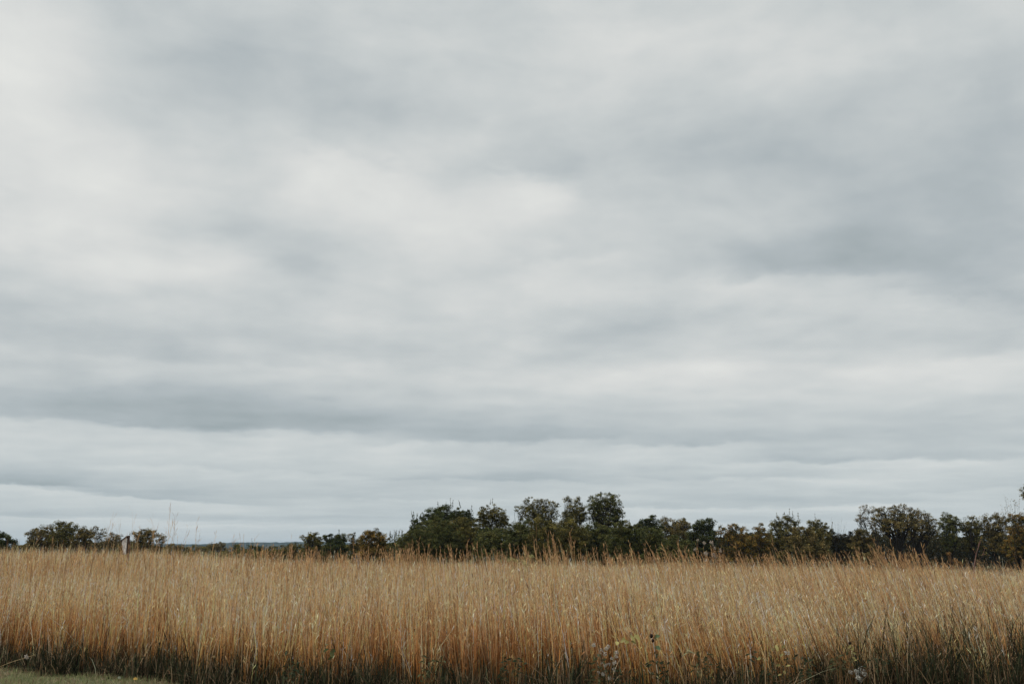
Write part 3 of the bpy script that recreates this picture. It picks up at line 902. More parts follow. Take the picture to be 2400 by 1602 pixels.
make_tree('oak_tree', 'dark oak with a round knobbly top right of the blue hills', 'tree', GM, 730, 130,
          [(722, 1257, 14, 9), (738, 1254, 14, 9), (728, 1275, 20, 18), (748, 1270, 9, 15)], 'OL', leaf=2.8, tuft=6, cover=3.4, trunk=0.2, fill=2, seed=27)
make_tree('tree', 'blackish green square-topped tree between two brown ones left of the clump', 'tree', GM, 788, 128,
          [(770, 1259, 12, 9), (784, 1263, 18, 14), (800, 1262, 13, 13), (786, 1284, 26, 18)], 'DK', leaf=2.6, tuft=6, cover=5, shoots=4, trunk=0.2, fill=2, seed=28)
make_tree('young_tree', 'slim brown tree beside the square-topped dark one', 'tree', GM, 828, 126,
          [(826, 1256, 10, 10), (832, 1274, 14, 16)], 'BR', leaf=2.6, tuft=5, cover=2.6, trunk=0.12, seed=29)
make_tree('oak_tree', 'orange-brown round oak left of the dark green clump', 'tree', GM, 872, 120,
          [(858, 1255, 16, 12), (876, 1250, 16, 12), (896, 1260, 16, 15), (872, 1278, 34, 24)], 'RU', leaf=3.0, tuft=6.5, cover=4, trunk=0.22, fill=2, seed=30)

# dark green clump
make_tree('sapling', 'thin spiky leafy saplings at the left foot of the green clump', 'sapling', GC, 925, 98,
          [(918, 1270, 8, 12), (934, 1266, 9, 14)], 'GN', leaf=2.4, tuft=4, cover=1.4, dens=0.9, shoots=16, trunk=0.06, seed=41)
make_tree('tree', 'slender dark tree with spiky top at the upper left of the green clump', 'tree', GC, 976, 103,
          [(970, 1226, 10, 14), (986, 1222, 10, 12), (976, 1246, 18, 20)], 'DK', leaf=2.8, tuft=5, cover=3.0, shoots=14, trunk=0.14, seed=42)
make_tree('tree', 'large blackish green tree making the left dome of the clump', 'tree', GC, 1050, 106,
          [(1028, 1202, 26, 17), (1048, 1199, 22, 15), (1082, 1204, 20, 16), (1010, 1216, 18, 14), (1100, 1216, 17, 14), (1052, 1228, 56, 32)],
          'DK', leaf=3.0, tuft=7, cover=4.5, shoots=10, trunk=0.28, seed=43)
make_tree('oak_tree', 'olive oak with a round top at the right of the left dome', 'tree', GC, 1155, 104,
          [(1150, 1196, 26, 15), (1135, 1206, 18, 14), (1172, 1207, 18, 18), (1150, 1228, 36, 20), (1184, 1216, 8, 12)],
          'OL', leaf=2.9, tuft=6, cover=2.5, dens=0.95, shoots=6, trunk=0.2, seed=44)
make_tree('oak_tree', 'wide open oak, lowest and leftmost of the three tall tops in the clump', 'tree', GC, 1262, 105,
          [(1248, 1178, 20, 14), (1278, 1180, 18, 15), (1228, 1191, 22, 9), (1298, 1190, 13, 18), (1262, 1200, 26, 16), (1280, 1218, 30, 18)],
          'OL', leaf=2.8, tuft=5.5, cover=1.9, dens=0.95, trunk=0.2, seed=45, twigs=24)
make_tree('oak_tree', 'narrow ragged oak, the middle one of the three tall tops in the clump', 'tree', GC, 1345, 103,
          [(1332, 1170, 11, 9), (1352, 1172, 9, 9), (1350, 1190, 22, 16), (1340, 1210, 24, 18), (1366, 1206, 14, 16)],
          'OL', leaf=2.8, tuft=5.5, cover=2.1, dens=0.95, trunk=0.18, seed=46, twigs=24)
make_tree('tall_tree', 'tallest dark green tree of the whole wood, rightmost tall top of the clump', 'tree', GC, 1418, 102,
          [(1418, 1164, 20, 13), (1400, 1174, 22, 16), (1438, 1174, 18, 18), (1390, 1190, 14, 18), (1420, 1198, 36, 24), (1448, 1198, 14, 18), (1425, 1222, 30, 14)],
          'GN', leaf=2.8, tuft=5.5, cover=2.3, dens=0.95, trunk=0.22, seed=47, twigs=26)
SH = [(978, 1268, [(950, 1268, 22, 20), (978, 1256, 26, 26), (1000, 1270, 24, 30)], 'GN', 'olive green shrub at the left foot of the dark green clump'),
      (1030, 1255, [(1020, 1240, 28, 30), (1050, 1256, 30, 34)], 'GN', 'olive shrub below the left dome of the clump'),
      (1085, 1255, [(1078, 1234, 24, 26), (1100, 1252, 30, 36)], 'OL', 'brownish olive shrub in front of the middle of the left dome'),
      (1150, 1268, [(1142, 1262, 30, 26), (1168, 1268, 28, 30)], 'GN', 'round green shrub below the olive oak with the round top'),
      (1215, 1255, [(1206, 1246, 20, 26), (1228, 1234, 20, 22), (1222, 1266, 30, 30)], 'GN', 'green shrub filling the dip between left dome and tall tops'),
      (1270, 1255, [(1262, 1226, 20, 14), (1280, 1248, 36, 32)], 'OL', 'olive shrub below the leftmost tall top'),
      (1335, 1255, [(1330, 1240, 32, 26), (1350, 1262, 34, 32)], 'OL', 'brownish olive shrub below the middle tall top'),
      (1400, 1258, [(1392, 1246, 28, 22), (1418, 1262, 34, 30)], 'GN', 'grey-green shrub left of the foot of the tallest tree'),
      (1468, 1255, [(1460, 1240, 24, 22), (1482, 1254, 28, 30), (1452, 1262, 30, 28)], 'GN', 'green shrub on the right of the foot of the tallest tree'),
      (1525, 1262, [(1515, 1258, 30, 24), (1540, 1268, 26, 26)], 'GN', 'second green shrub from the right end of the clump'),
      (1580, 1270, [(1572, 1272, 24, 22), (1598, 1282, 22, 20)], 'GN', 'lowest green shrub tailing off the right end of the clump')]
for k, (bx, _, lb, pal, lab) in enumerate(SH):
    make_tree('shrub', lab, 'shrub', GS, bx, 92 + (k * 37 % 5), lb + [(bx, 1304, 40, 28)], pal, leaf=2.5, tuft=6, cover=4.4, shoots=10,
              trunk=0.08, fork=0.2, seed=60 + k, twigs=8)

# wood on the right
make_tree('oak_tree', 'dark round-topped oak showing just right of the tallest tree', 'tree', GR, 1520, 138,
          [(1522, 1216, 17, 11), (1504, 1226, 18, 13), (1535, 1228, 18, 14), (1520, 1246, 30, 18)], 'DK', leaf=2.8, tuft=6.5, cover=4.0, trunk=0.24, fill=2, seed=81)
make_tree('oak_tree', 'dark brown-green oak with a small bump, behind the right end of the clump', 'tree', GR, 1575, 140,
          [(1562, 1219, 11, 9), (1576, 1232, 22, 14), (1600, 1228, 18, 14), (1580, 1252, 36, 18)], 'BR', leaf=2.8, tuft=6.5, cover=4.0, trunk=0.24, fill=2, seed=82)
make_tree('oak_tree', 'dark green oak left of the narrow notch of sky in the right wood', 'tree', GR, 1652, 136,
          [(1640, 1226, 14, 12), (1660, 1224, 15, 12), (1650, 1246, 26, 20), (1625, 1240, 18, 14), (1648, 1275, 34, 22)], 'DK', leaf=2.8, tuft=6, cover=3.8, trunk=0.24, fill=2, seed=83)
make_tree('oak_tree', 'ragged oak with orange flecks right of the notch of sky', 'tree', GR, 1718, 134,
          [(1693, 1238, 9, 9), (1718, 1232, 12, 9), (1740, 1240, 14, 10), (1712, 1254, 26, 16), (1745, 1262, 22, 18), (1720, 1285, 34, 20)], 'RU', leaf=2.7, tuft=5.5, cover=2.8, trunk=0.22, fill=2, seed=84)
make_tree('tree', 'small olive tree in front of the tall green-orange one in the right wood', 'tree', GR, 1782, 132,
          [(1780, 1236, 13, 11), (1790, 1258, 22, 18), (1770, 1275, 22, 20)], 'RU', leaf=2.7, tuft=5.5, cover=3.0, trunk=0.18, fill=2, seed=85)
make_tree('tree', 'tall pointed green and orange tree, highest between the notch and the bare tree', 'tree', GR, 1838, 135,
          [(1846, 1214, 10, 10), (1830, 1222, 17, 12), (1862, 1220, 11, 10), (1812, 1226, 9, 9), (1840, 1246, 32, 22), (1830, 1280, 30, 22)], 'OL', leaf=2.7, tuft=5.5, cover=2.9, shoots=8, trunk=0.24, fill=2, seed=86)
make_tree('tree', 'olive tree with upright tips directly left of the bare tree', 'tree', GR, 1912, 138,
          [(1906, 1222, 14, 9), (1922, 1232, 16, 12), (1935, 1242, 12, 12), (1912, 1256, 28, 22)], 'OL', leaf=2.7, tuft=5.5, cover=3.3, shoots=8, trunk=0.22, fill=2, seed=87)
make_tree('oak_tree', 'big rust brown oak in front, with tufted boughs reaching down to the grass', 'tree', GR, 1882, 112,
          [(1868, 1244, 16, 12), (1888, 1240, 15, 9), (1900, 1252, 14, 12), (1850, 1264, 16, 10), (1880, 1268, 30, 16), (1912, 1272, 20, 14), (1842, 1298, 20, 10), (1925, 1292, 20, 12), (1882, 1298, 34, 14)],
          'BR', leaf=3.0, tuft=6.5, cover=3.2, trunk=0.26, seed=88)
bare_tree('bare_tree', 'leafless fine-twigged tree standing up in the dip of the right wood', 'tree', GR, 1962, 142, 1208, 52, 89, 0, base_r=0.2, levels=6)
make_tree('tree', 'blackish tree below the leafless one', 'tree', GR, 1966, 144,
          [(1950, 1252, 14, 14), (1975, 1262, 18, 14), (1990, 1256, 14, 12), (1968, 1285, 32, 24)], 'BK', leaf=2.8, tuft=6, cover=3.8, trunk=0.22, fill=2, seed=90)
make_tree('oak_tree', 'low brown oak between the leafless tree and the great oak', 'tree', GR, 2026, 128,
          [(2010, 1250, 16, 12), (2030, 1256, 18, 14), (2020, 1276, 26, 18), (2032, 1300, 26, 14)], 'BR', leaf=2.8, tuft=6, cover=3.6, trunk=0.2, fill=2, seed=91)
make_tree('oak_tree', 'airy oak with a thin twiggy top left of the great oak', 'tree', GR, 2052, 138,
          [(2026, 1190, 14, 9), (2044, 1194, 12, 9), (2020, 1208, 11, 10), (2040, 1222, 22, 13), (2062, 1240, 18, 14), (2012, 1218, 8, 5)], 'GY', leaf=2.3, tuft=4.8, cover=1.25, dens=0.85, trunk=0.2, fork=0.45, fill=0, seed=92, twigs=24)
make_tree('oak_tree', 'great spreading bronze oak on thick dark trunk, sky showing through its crown', 'tree', GR, 2108, 132,
          [(2074, 1197, 18, 12), (2110, 1192, 20, 11), (2136, 1198, 14, 11), (2062, 1214, 15, 12), (2092, 1212, 20, 14), (2124, 1216, 20, 14), (2076, 1236, 18, 13), (2140, 1232, 16, 14), (2105, 1238, 14, 12)],
          'BR', leaf=2.7, tuft=5.5, cover=2.1, dens=0.95, trunk=0.42, fork=0.55, seed=93, twigs=26)
make_tree('oak_tree', 'fan-shaped brown oak leaning right beside the great oak', 'tree', GR, 2146, 134,
          [(2150, 1202, 12, 9), (2168, 1206, 14, 10), (2182, 1222, 14, 13), (2160, 1226, 16, 13), (2188, 1240, 12, 13), (2166, 1248, 16, 13), (2140, 1254, 12, 10)],
          'BR', leaf=2.5, tuft=5, cover=1.8, dens=0.9, trunk=0.3, fork=0.5, seed=94, twigs=26)
make_tree('tree', 'upright green tree right of the great oak', 'tree', GR, 2226, 136,
          [(2218, 1208, 11, 9), (2232, 1214, 14, 11), (2212, 1224, 14, 12), (2242, 1228, 12, 14), (2224, 1244, 24, 16)], 'GN', leaf=2.6, tuft=5.2, cover=2.8, trunk=0.22, fork=0.45, fill=2, seed=95)
make_tree('oak_tree', 'olive oak, second tree from the upright green one towards the orange tree', 'tree', GR, 2282, 136,
          [(2276, 1218, 14, 10), (2292, 1226, 12, 13), (2264, 1232, 12, 12), (2278, 1246, 22, 14)], 'OL', leaf=2.6, tuft=5.2, cover=2.4, dens=0.95, trunk=0.24, fork=0.5, fill=2, seed=96, twigs=20)
make_tree('oak_tree', 'bronze oak directly left of the orange tree at the right edge', 'tree', GR, 2332, 136,
          [(2312, 1212, 13, 9), (2342, 1210, 15, 10), (2326, 1226, 20, 12), (2310, 1236, 12, 10), (2350, 1232, 14, 14), (2330, 1250, 20, 12)], 'BR', leaf=2.6, tuft=5.2, cover=2.3, dens=0.95, trunk=0.24, fork=0.5, fill=2, seed=97, twigs=20)
make_tree('tree', 'orange-leaved tree cut by the right edge of the photo', 'tree', GR, 2392, 120,
          [(2378, 1214, 16, 11), (2400, 1212, 16, 12), (2385, 1240, 22, 22), (2412, 1250, 28, 34), (2378, 1280, 24, 24), (2410, 1305, 28, 20)], 'RU', leaf=3.0, tuft=6, cover=4.2, trunk=0.25, seed=98)
bare_tree('sapling', 'tall thin nearly bare sapling rising above the orange tree', 'sapling', None, 2380, 116, 1160, 44, 99, 130, 'RU', 0.12, 0.34, 5)
make_tree('tree', 'tall tree whose leafy twig just enters at the right edge of the sky', 'tree', None, 2440, 96,
          [(2428, 1150, 26, 22), (2450, 1190, 30, 30), (2440, 1240, 26, 30)], 'OL', leaf=2.8, tuft=5, cover=1.6, dens=0.8, trunk=0.2, seed=100)

# dark tangle under the crowns: nobody could count it
def thicket(name, label, x0, x1, ytop, ybot, d, dep, n, pal, size_px, seed, wob=5):
    r = np.random.default_rng(seed); m = d / FPX / 1.02
    px = r.uniform(x0, x1, n)
    tops = np.interp(px, ytop[0], ytop[1]) - wob * (vnoise(px * 0.09, px * 0 + seed, seed) - 0.5) * 2 - wob * 0.6 * (vnoise(px * 0.31, px * 0 + seed, seed + 1) - 0.5)
    py = tops + (ybot - tops) * r.random(n) ** 1.15
    dd = d + r.uniform(-dep / 2, dep / 2, n)
    P = np.array([at(a, b, c) for a, b, c in zip(px, py, dd)])
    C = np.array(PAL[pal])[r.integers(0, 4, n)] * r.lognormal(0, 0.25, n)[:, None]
    V, F, Cc = leaves_quads(P, np.full(n, size_px * m), np.clip(C, 0.006, 0.5), 0.3, 0.7, r)
    return tag(mesh_object(name, V, F, M_leaf, colors=Cc), label, "undergrowth", kind="stuff")
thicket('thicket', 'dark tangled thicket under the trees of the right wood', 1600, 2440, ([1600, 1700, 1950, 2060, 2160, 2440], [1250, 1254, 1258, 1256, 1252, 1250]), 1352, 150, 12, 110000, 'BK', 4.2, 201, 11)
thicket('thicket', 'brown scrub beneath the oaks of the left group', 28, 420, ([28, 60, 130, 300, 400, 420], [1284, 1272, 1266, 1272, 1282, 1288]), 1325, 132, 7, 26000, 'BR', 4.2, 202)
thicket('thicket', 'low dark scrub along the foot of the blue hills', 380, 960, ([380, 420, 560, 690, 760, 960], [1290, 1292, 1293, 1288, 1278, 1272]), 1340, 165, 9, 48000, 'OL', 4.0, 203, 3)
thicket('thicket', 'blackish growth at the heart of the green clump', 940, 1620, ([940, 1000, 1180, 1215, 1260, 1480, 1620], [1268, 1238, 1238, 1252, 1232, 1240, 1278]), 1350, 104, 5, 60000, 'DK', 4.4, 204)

# ------------------------------------------------------------------ nest box on its post
def nest_box():
    d = 38.0
    base = at(298, 1300, d); base.z = float(ground_h(base.x, base.y)) - 0.1
    root = empty("nest_box", base)
    tag(root, "wooden nest box with pale tapering side and slanting dark roof on a post", "nest box")
    GREY = (0.72, 0.69, 0.66); DARK = (0.085, 0.055, 0.045); MID = (0.15, 0.10, 0.075)
    def prism(pts, y0, y1, col, name, parent):
        A = [np.array(at(px, py, d)) for px, py in pts]
        n = len(A); V = [(a[0], a[1] + y0, a[2]) for a in A] + [(a[0], a[1] + y1, a[2]) for a in A]
        me = bpy.data.meshes.new(name)
        off = np.array(parent.location)
        if parent is not root: off = off + np.array(root.location)
        me.from_pydata([tuple(np.array(v) - off) for v in V], [], [tuple(range(n))] + [tuple(range(2 * n - 1, n - 1, -1))] + [(i, i + n, (i + 1) % n + n, (i + 1) % n) for i in range(n)])
        a = me.color_attributes.new("pigment", 'FLOAT_COLOR', 'POINT')
        a.data.foreach_set("color", np.tile(np.array(col + (1,), dtype=np.float32), 2 * n))
        me.materials.append(M_wood); me.update()
        o = bpy.data.objects.new(name, me); COL.objects.link(o); o.parent = parent
        return o
    side = [(297.5, 1258), (288.3, 1266), (287.2, 1273), (291.0, 1298), (296.6, 1298), (299.6, 1262)]
    prism(side, -0.075, -0.055, GREY, "side_panel", root)
    prism(side, 0.055, 0.075, GREY, "side_panel", root)
    prism([(286.9, 1266), (285.9, 1273), (289.9, 1299), (291.0, 1298), (287.2, 1273), (288.3, 1266)], -0.073, 0.073, MID, "front_panel", root)
    prism([(299.5, 1254.6), (284.2, 1266.2), (284.8, 1268.0), (300.0, 1257.4)], -0.10, 0.10, DARK, "roof", root)
    prism([(301.2, 1254.0), (297.0, 1302), (299.4, 1302), (303.8, 1254.2)], -0.065, 0.065, DARK, "back_board", root)
    mb = MB(); t = np.array(at(301, 1270, d)) + np.array([0.05, 0.0, 0]); t2 = np.array([base.x + 0.01, base.y, base.z])
    mb.tube(np.stack([t2, (t2 + t) / 2, t]), [0.04, 0.038, 0.036], 8, MID)
    mb.build("post", M_wood, root, True)
nest_box()

# ------------------------------------------------------------------ forbs and other single plants among the grass
def leaf_blade(mb, p, dr, L, w, col, r, droop=0.3):
    """a broad leaf with midrib fold and drooping tip"""
    dr = np.asarray(dr, float); dr /= np.linalg.norm(dr)
    s = np.cross(dr, np.array([0, -1.0, 0.45]) + r.normal(0, .35, 3)); s /= np.linalg.norm(s) + 1e-9
    up = np.cross(s, dr)
    rows = []
    for f, ww in ((0, .12), (.3, .8), (.6, 1.0), (.85, .6), (1, .05)):
        c = p + dr * L * f - np.array([0, 0, 1]) * droop * L * f * f
        rows += [c - s * w * ww * .5 + up * w * .12 * ww, c, c + s * w * ww * .5 + up * w * .12 * ww]
    F = []
    for i in range(4):
        a = i * 3
        F += [(a, a + 1, a + 4, a + 3), (a + 1, a + 2, a + 5, a + 4)]
    mb.add(rows, F, np.array(col) * r.uniform(.75, 1.25))

def puff(mb, p, R, col, r, n=34):
    """ragged seed fluff: many small bristles round a core"""
    v = ball(n, r, 3.0)
    V, F, C = leaves_quads(np.asarray(p) + v * R * np.array([1, 1, 1.1]), np.full(n, R * 0.95), np.tile(np.array(col), (n, 1)) * r.uniform(.7, 1.1, (n, 1)), 0.5, 0.5, r)
    mb.add(V, F, C)

def knob(mb, p, R, col, r):
    a = r.uniform(0, 1)
    V = []; n = 7
    for k, (z, q) in enumerate(((-1, .25), (-.6, .85), (0, 1), (.6, .8), (1, .2))):
        for j in range(n):
            t = 2 * math.pi * j / n + a
            V.append((p[0] + R * q * math.cos(t) * r.uniform(.85, 1.15), p[1] + R * q * math.sin(t), p[2] + R * z * 1.1))
    mb.add(V, [(i * n + j, i * n + (j + 1) % n, (i + 1) * n + (j + 1) % n, (i + 1) * n + j) for i in range(4) for j in range(n)], col)

YL = (0.34, 0.30, 0.12); YG = (0.22, 0.24, 0.10); GL_ = (0.12, 0.17, 0.09); WH = (0.62, 0.58, 0.52); STEMC = (0.26, 0.15, 0.07); DKH = (0.030, 0.018, 0.014)

def forb(name, label, cat, d, tips, seed, leaves=(), heads=(), hcol=WH, hr=0.022, hkind='puff', lcol=YG, ll=0.08, lw=0.04, hname='seed_head', group=None, spread=0.04, sw=0.004):
    """stems end at the photo positions in tips; leaves and heads are separate parts"""
    r = np.random.default_rng(seed)
    bx = sum(t[0] for t in tips) / len(tips)
    b0 = at(bx, 1600, d); base = Vector((b0.x, d, float(ground_h(b0.x, d))))
    root = empty(name, base); tag(root, label, cat, group)
    st = MB(); paths = []
    for (px, py) in tips:
        tip = np.array(at(px, py, d)); tip[1] += r.normal(0, 0.04)
        foot = np.array(base) + np.array([(tip[0] - base.x) * 0.5 + r.normal(0, spread * .3), r.normal(0, spread * .3), 0])
        p = bend_path(foot, tip, r, 6, 0.03); paths.append(p)
        st.tube(p, np.linspace(sw, sw * 0.5, 6), 5, STEMC)
    st.build("stem", M_bark, root, True)
    if leaves:
        lf = MB()
        for (px, py) in leaves:
            q = np.array(at(px, py, d)); q[1] += r.normal(0, 0.03)
            P = np.concatenate(paths); near = P[np.argmin(np.linalg.norm(P - q, axis=1))]
            dr = q - near; dr[2] = 0.3 * dr[2]
            if np.linalg.norm(dr) < 0.02: dr = r.normal(0, 1, 3)
            dr = dr / (np.linalg.norm(dr) + 1e-9) + np.array([0, -0.5, r.uniform(-.3, .8)])
            dr /= np.linalg.norm(dr)
            leaf_blade(lf, q - dr * ll * 0.5, dr, ll * r.uniform(.7, 1.2), lw * r.uniform(.8, 1.2), lcol, r, r.uniform(.1, .6))
            lf.tube(np.stack([near, (near + q) / 2 - [0, 0, .005], q - dr * ll * .5]), [.0022, .002, .0015], 4, STEMC)
        lf.build("foliage", M_leaf, root)
    for (px, py) in heads:
        mb = MB(); q = np.array(at(px, py, d)); q[1] += r.normal(0, 0.03)
        P = np.concatenate(paths); near = P[np.argmin(np.linalg.norm(P - q, axis=1))]
        mb.tube(np.stack([near, (near + q) / 2, q]), [.002, .0018, .0015], 4, hcol if hkind == 'knob' else STEMC)
        (puff if hkind == 'puff' else knob)(mb, q, hr * r.uniform(.9, 1.6), hcol, r)
        mb.build(hname, M_fluff if hkind == 'puff' else M_bark, root)
    return root

forb('aster_plant', 'bushy dark forb covered in pale papery seed heads at the lower edge of the field', 'plant', 11.2,
     [(1398, 1512), (1412, 1502), (1425, 1516), (1442, 1528), (1408, 1540), (1432, 1548)], 301,
     leaves=[(1400, 1530), (1440, 1560), (1418, 1570), (1402, 1560), (1448, 1590)], lcol=(0.07, 0.08, 0.05), ll=.06, lw=.02,
     heads=[(1391, 1509), (1408, 1524), (1420, 1520), (1418, 1532), (1445, 1528), (1433, 1540), (1445, 1538), (1410, 1553), (1418, 1558), (1427, 1555), (1438, 1550), (1440, 1568), (1403, 1575), (1413, 1579), (1427, 1587), (1436, 1590), (1424, 1514)], hr=.016)
forb('milkweed', 'yellow-green leafy stalk just right of the pale seed heads in the field margin', 'plant', 11.2,
     [(1476, 1480), (1452, 1500)], 302, leaves=[(1458, 1500), (1468, 1502), (1482, 1492), (1492, 1490), (1476, 1484), (1446, 1504), (1464, 1496), (1484, 1500)], lcol=YL, ll=.07, lw=.04)
forb('compass_plant', 'stalk with a dark round head and two broad green leaves', 'plant', 11.2,
     [(1534, 1486)], 303, leaves=[(1541, 1487), (1542, 1516), (1536, 1494)], lcol=GL_, ll=.085, lw=.045, heads=[(1527, 1490), (1530, 1500)], hcol=DKH, hr=.015, hkind='knob', sw=.006)
forb('leafy_forb', 'pale green forb with narrow forked leaves left of the yellow milkweed', 'plant', 11.2,
     [(1616, 1530)], 304, leaves=[(1606, 1530), (1624, 1526), (1617, 1540), (1612, 1522)], lcol=(.26, .28, .16), ll=.10, lw=.016)
forb('milkweed', 'milkweed with scattered yellow leaves low in the right half of the field', 'plant', 11.2,
     [(1820, 1505), (1800, 1530), (1842, 1520), (1830, 1540)], 305, leaves=[(1816, 1510), (1822, 1514), (1832, 1534), (1836, 1512), (1802, 1532), (1818, 1540), (1826, 1556), (1848, 1558), (1842, 1576), (1776, 1538), (1812, 1520), (1828, 1580)], lcol=YL, ll=.065, lw=.035,
     heads=[(1843, 1528)], hr=.022)
forb('yellow_forb', 'thin stalk hung with small yellow leaves above the white fluffy heads', 'plant', 11.2,
     [(1996, 1500), (1990, 1512)], 306, leaves=[(1990, 1512), (1996, 1516), (1992, 1526), (2002, 1528), (1990, 1542), (2000, 1538), (2003, 1544), (1998, 1520)], lcol=YL, ll=.05, lw=.025, heads=[(1992, 1506)], hcol=DKH, hr=.014, hkind='knob')
forb('thistle', 'cluster of white fluffy seed heads near the bottom edge on the right', 'plant', 11.2,
     [(2002, 1574), (2022, 1570), (2014, 1588)], 307, heads=[(2000, 1576), (2006, 1572), (2012, 1578), (2022, 1570), (2024, 1577), (2010, 1587), (2017, 1591)], hr=.026, hcol=(.68, .67, .62))
forb('leafy_forb', 'small dark green leafed plant low in the left half of the field', 'plant', 11.2,
     [(770, 1504), (778, 1520)], 308, leaves=[(768, 1508), (778, 1530), (764, 1520), (782, 1524), (774, 1538)], lcol=(.10, .12, .05), ll=.07, lw=.04)

# dark leafy weeds at the foot of the stems
WEEDS = [(1400, 1555, 'dark leafy weed at the foot of the pale papery seed heads'), (1455, 1565, 'dark leafy weed just right of the pale papery seed heads'), (1545, 1560, 'dark weed under the stalk with the round black head'),
         (1640, 1550, 'tall dark weed right of the pale forked leaves'), (1790, 1560, 'dark weed left of the scattered yellow milkweed leaves'), (1870, 1545, 'dark weed right of the scattered yellow milkweed leaves'),
         (1965, 1550, 'dark weed left of the thin yellow-leaved stalk'), (2060, 1568, 'low dark weed right of the white fluffy heads'), (1190, 1565, 'dark leafy weed low in the middle of the field margin'),
         (1010, 1560, 'dark leafy weed left of the middle of the field margin'), (700, 1560, 'dark leafy weed left of the small green-leafed plant')]
for k, (px, py, lab) in enumerate(WEEDS):
    r = np.random.default_rng(500 + k)
    tips = [(px + r.uniform(-26, 26), py + r.uniform(-38, 22)) for _ in range(6)]
    lv = [(t[0] + r.normal(0, 7), t[1] + abs(r.normal(0, 22))) for t in tips for _ in range(8)]
    forb('leafy_weed', lab, 'plant', 11.2, tips, 520 + k, leaves=lv, lcol=(.045, .058, .030) if k % 3 else (.075, .080, .038), ll=.06, lw=.020, group='dark leafy weeds in the field margin')

CONE = ['leftmost of those above the pale papery seed heads', 'second from the left above the pale papery seed heads', 'third from the left, above the yellow-green leafy stalk',
        'lower one of the pair above the yellow-green leafy stalk', 'highest above the gap between leafy stalk and round-headed stalk', 'above the stalk with two broad leaves',
        'right of the pair above the yellow-green leafy stalk', 'right one of the highest pair in the field', 'left one of the highest pair in the field',
        'just below the highest pair in the field', 'above and left of the scattered yellow milkweed leaves', 'rightmost one, above the scattered yellow milkweed leaves']
# dark knobbly heads on wiry stems
for k, (px, py, d) in enumerate([(1399, 1463, 13.5), (1436, 1448, 14.5), (1464, 1442, 15), (1470, 1456, 13.8), (1498, 1439, 15), (1527, 1444, 14.2), (1480, 1443, 14.8),
                                 (1547, 1406, 17), (1530, 1400, 17.5), (1540, 1432, 15), (1760, 1496, 12.4), (1825, 1476, 12.8)]):
    r = np.random.default_rng(400 + k)
    forb('coneflower_stalk', 'blackish seed head on wiry stalk, ' + CONE[k], 'plant', d, [(px, py)], 400 + k,
         heads=[(px, py - 1)], hcol=DKH, hr=.014, hkind='knob', group='coneflower stalks with dark heads', sw=.003)

# silky plumes catching the light above the field
forb('plumed_forb', 'loose spray of whitish silky seed tufts against the dark wood, right of the clump', 'plant', 21.0,
     [(1672, 1265), (1690, 1275), (1680, 1290), (1664, 1292), (1700, 1290), (1636, 1264)], 320,
     heads=[(1671, 1276), (1674, 1284), (1689, 1289), (1654, 1298), (1672, 1300), (1677, 1305), (1635, 1265), (1656, 1296), (1650, 1272), (1630, 1286), (1668, 1270)], hr=.026, hcol=(.50, .44, .38), sw=.005)

def tuft_bush(name, label, cat, d, lobes, pal_cols, seed, leaf_px=2.4, n=900, stems=9):
    r = np.random.default_rng(seed); m = d / FPX / 1.02
    bx = sum(l[0] for l in lobes) / len(lobes)
    b0 = at(bx, 1330, d); base = Vector((b0.x, d, float(ground_h(b0.x, d))))
    root = empty(name, base); tag(root, label, cat)
    st = MB(); P = []
    for (cx, cy, rx, ry) in lobes:
        c = np.array(at(cx, cy, d)); R = np.array([rx, max(rx, ry), ry]) * m
        t = c + ball(8, r, 3) * R * 0.8
        for q in t:
            st.tube(bend_path(np.array(base) + r.normal(0, .05, 3) * [1, 1, 0], q, r, 4, .03), [.008, .007, .005, .003], 4, STEMC)
        k = n // len(lobes); idx = r.integers(0, 8, k)
        P.append(t[idx] + ball(k, r, 2.4) * R * 0.55)
    P = np.concatenate(P); C = np.array(pal_cols)[r.integers(0, len(pal_cols), len(P))] * r.lognormal(0, .2, len(P))[:, None]
    st.build("stem", M_bark, root, True)
    V, F, Cc = leaves_quads(P, np.full(len(P), leaf_px * m), C, .5, .5, r)
    mesh_object("foliage", V, F, M_leaf, root, Cc)
tuft_bush('goldenrod', 'yellow-green flat-topped goldenrod standing in front of the dark clump', 'plant', 31, [(1192, 1312, 13, 7), (1212, 1313, 13, 6), (1234, 1318, 12, 7), (1244, 1306, 8, 7)], [(.42, .40, .18), (.50, .45, .22), (.28, .30, .13)], 330)
tuft_bush('grey_bush', 'grey-green bush sunk in the tall grass near the right edge', 'shrub', 36, [(2308, 1334, 14, 12), (2328, 1330, 14, 10), (2345, 1340, 10, 10)], [(.13, .15, .10), (.18, .19, .13), (.09, .10, .06)], 331, 2.2, 1400)
tuft_bush('small_shrub', 'little orange-leaved shrub in the grass below the upright green tree', 'shrub', 33, [(2224, 1296, 6, 5), (2238, 1312, 9, 5), (2252, 1318, 9, 6)], [(.32, .16, .05), (.36, .22, .08), (.16, .10, .05)], 332, 2.4, 220)

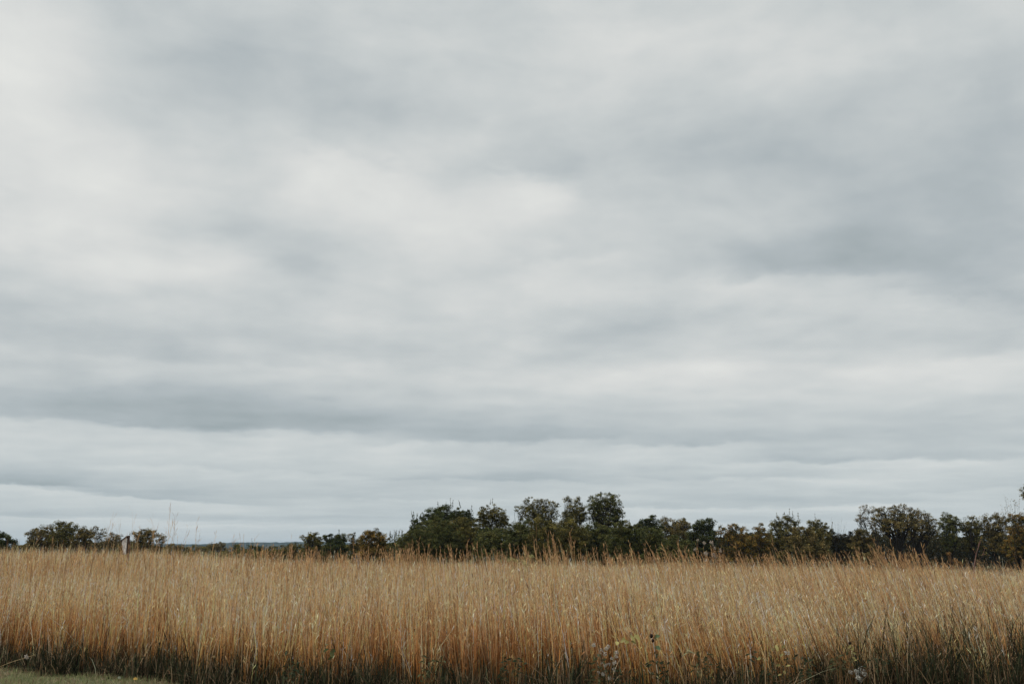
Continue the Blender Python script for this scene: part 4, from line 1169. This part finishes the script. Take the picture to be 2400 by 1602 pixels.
def grass_sapling():
    r = np.random.default_rng(340); d = 28.0; m = d / FPX / 1.02
    b0 = at(2282, 1345, d); base = Vector((b0.x, d, float(ground_h(b0.x, d))))
    root = empty('sapling', base)
    tag(root, 'forked young sapling with few yellow leaves standing in the grass near the right edge', 'sapling')
    pts = [(2282, 1345), (2284, 1322), (2288, 1298), (2293, 1282), (2298, 1268)]
    A = [np.array(base)] + [np.array(at(px, py, d)) for px, py in pts]
    TR = MB(); TR.tube(np.array(A), [.022, .02, .017, .013, .010, .006], 6, (0.20, 0.12, 0.10)); TR.build("trunk", M_bark, root, True)
    BRN = MB(); tips = []
    for s, e in [((2284, 1326), (2303, 1300)), ((2303, 1300), (2308, 1283)), ((2288, 1298), (2280, 1284)), ((2293, 1282), (2300, 1262)), ((2284, 1322), (2296, 1316)), ((2303, 1300), (2310, 1296))]:
        a, b = np.array(at(*s, d)), np.array(at(*e, d)); BRN.tube(bend_path(a, b, r, 4, .05), [.009, .007, .005, .003], 5, (0.20, 0.12, 0.10)); tips.append(b)
    BRN.build("branches", M_bark, root, True)
    tips.append(np.array(at(2298, 1258, d)))
    P = np.array(tips)[r.integers(0, len(tips), 90)] + r.normal(0, 2.2 * m, (90, 3))
    V, F, Cc = leaves_quads(P, np.full(90, 2.6 * m), np.array([YL, (.45, .28, .08), YG])[r.integers(0, 3, 90)] * .9, .3, .6, r)
    mesh_object("crown", V, F, M_leaf, root, Cc)
grass_sapling()

# a pale stalk fallen out over the lawn, and leaves on the grass
r = np.random.default_rng(350)
d0 = 13.4
base = at(84, 1533, d0 + .4); root = empty('fallen_stalk', base); tag(root, 'long pale bent stalk with one white tuft hanging out over the lawn corner', 'stalk')
mb = MB(); P = [np.array(at(84, 1533, d0 + .4)), np.array(at(60, 1540, d0)), np.array(at(25, 1551, d0 - .3)), np.array(at(-14, 1566, d0 - .6))]
mb.tube(np.array(P), [.004, .0035, .003, .002], 5, (0.42, 0.30, 0.16)); mb.build("stem", M_bark, root, True)
mb = MB(); puff(mb, np.array(at(62, 1538, d0)), 0.03, (.62, .56, .50), r, 40); mb.build("seed_head", M_fluff, root)
for k, (px, py, col, what) in enumerate([(275, 1597, (.55, .60, .50), 'pale greenish fallen leaf on the lawn'), (311, 1600, (.65, .42, .12), 'yellow fallen leaf on the lawn at the bottom edge'),
                                         (330, 1571, (.38, .18, .08), 'rusty curled leaf caught at the foot of the tall grass'), (350, 1582, (.45, .38, .28), 'pale tan fallen leaf where the lawn meets the stems')]):
    rx, ry_, rz = ray(px, py); t = -CAM_Z / rz
    p = Vector((rx * t, ry_ * t, 0.05 + float(ground_h(rx * t, ry_ * t))))
    mb = MB(); leaf_blade(mb, np.array([0, 0, 0.0]), [1, .3 * k - .4, .25], .06, .035, col, r, .2)
    o = mb.build('fallen_leaf', M_leaf); o.location = p
    tag(o, what, 'leaf', 'fallen leaves on the lawn')

# ------------------------------------------------------------------ air between here and the hills
def haze():
    x0, x1, y0, y1, z0, z1 = -7600, 7600, -7600, 7600, -27.5, 46.0
    V = [(x0, y0, z0), (x1, y0, z0), (x1, y1, z0), (x0, y1, z0), (x0, y0, z1), (x1, y0, z1), (x1, y1, z1), (x0, y1, z1)]
    F = [(3, 2, 1, 0), (4, 5, 6, 7), (0, 1, 5, 4), (1, 2, 6, 5), (2, 3, 7, 6), (3, 0, 4, 7)]
    m, t = new_mat("haze")
    v = t.nodes.new('ShaderNodeVolumePrincipled')
    v.inputs['Color'].default_value = (0.55, 0.76, 1.0, 1)
    v.inputs['Density'].default_value = 0.00008
    o = t.nodes.new('ShaderNodeOutputMaterial')
    t.links.new(v.outputs[0], o.inputs['Volume'])
    h = mesh_object("haze", V, F, m)
    tag(h, "thin pale haze in front of the far hills", "haze", kind="stuff")
haze()
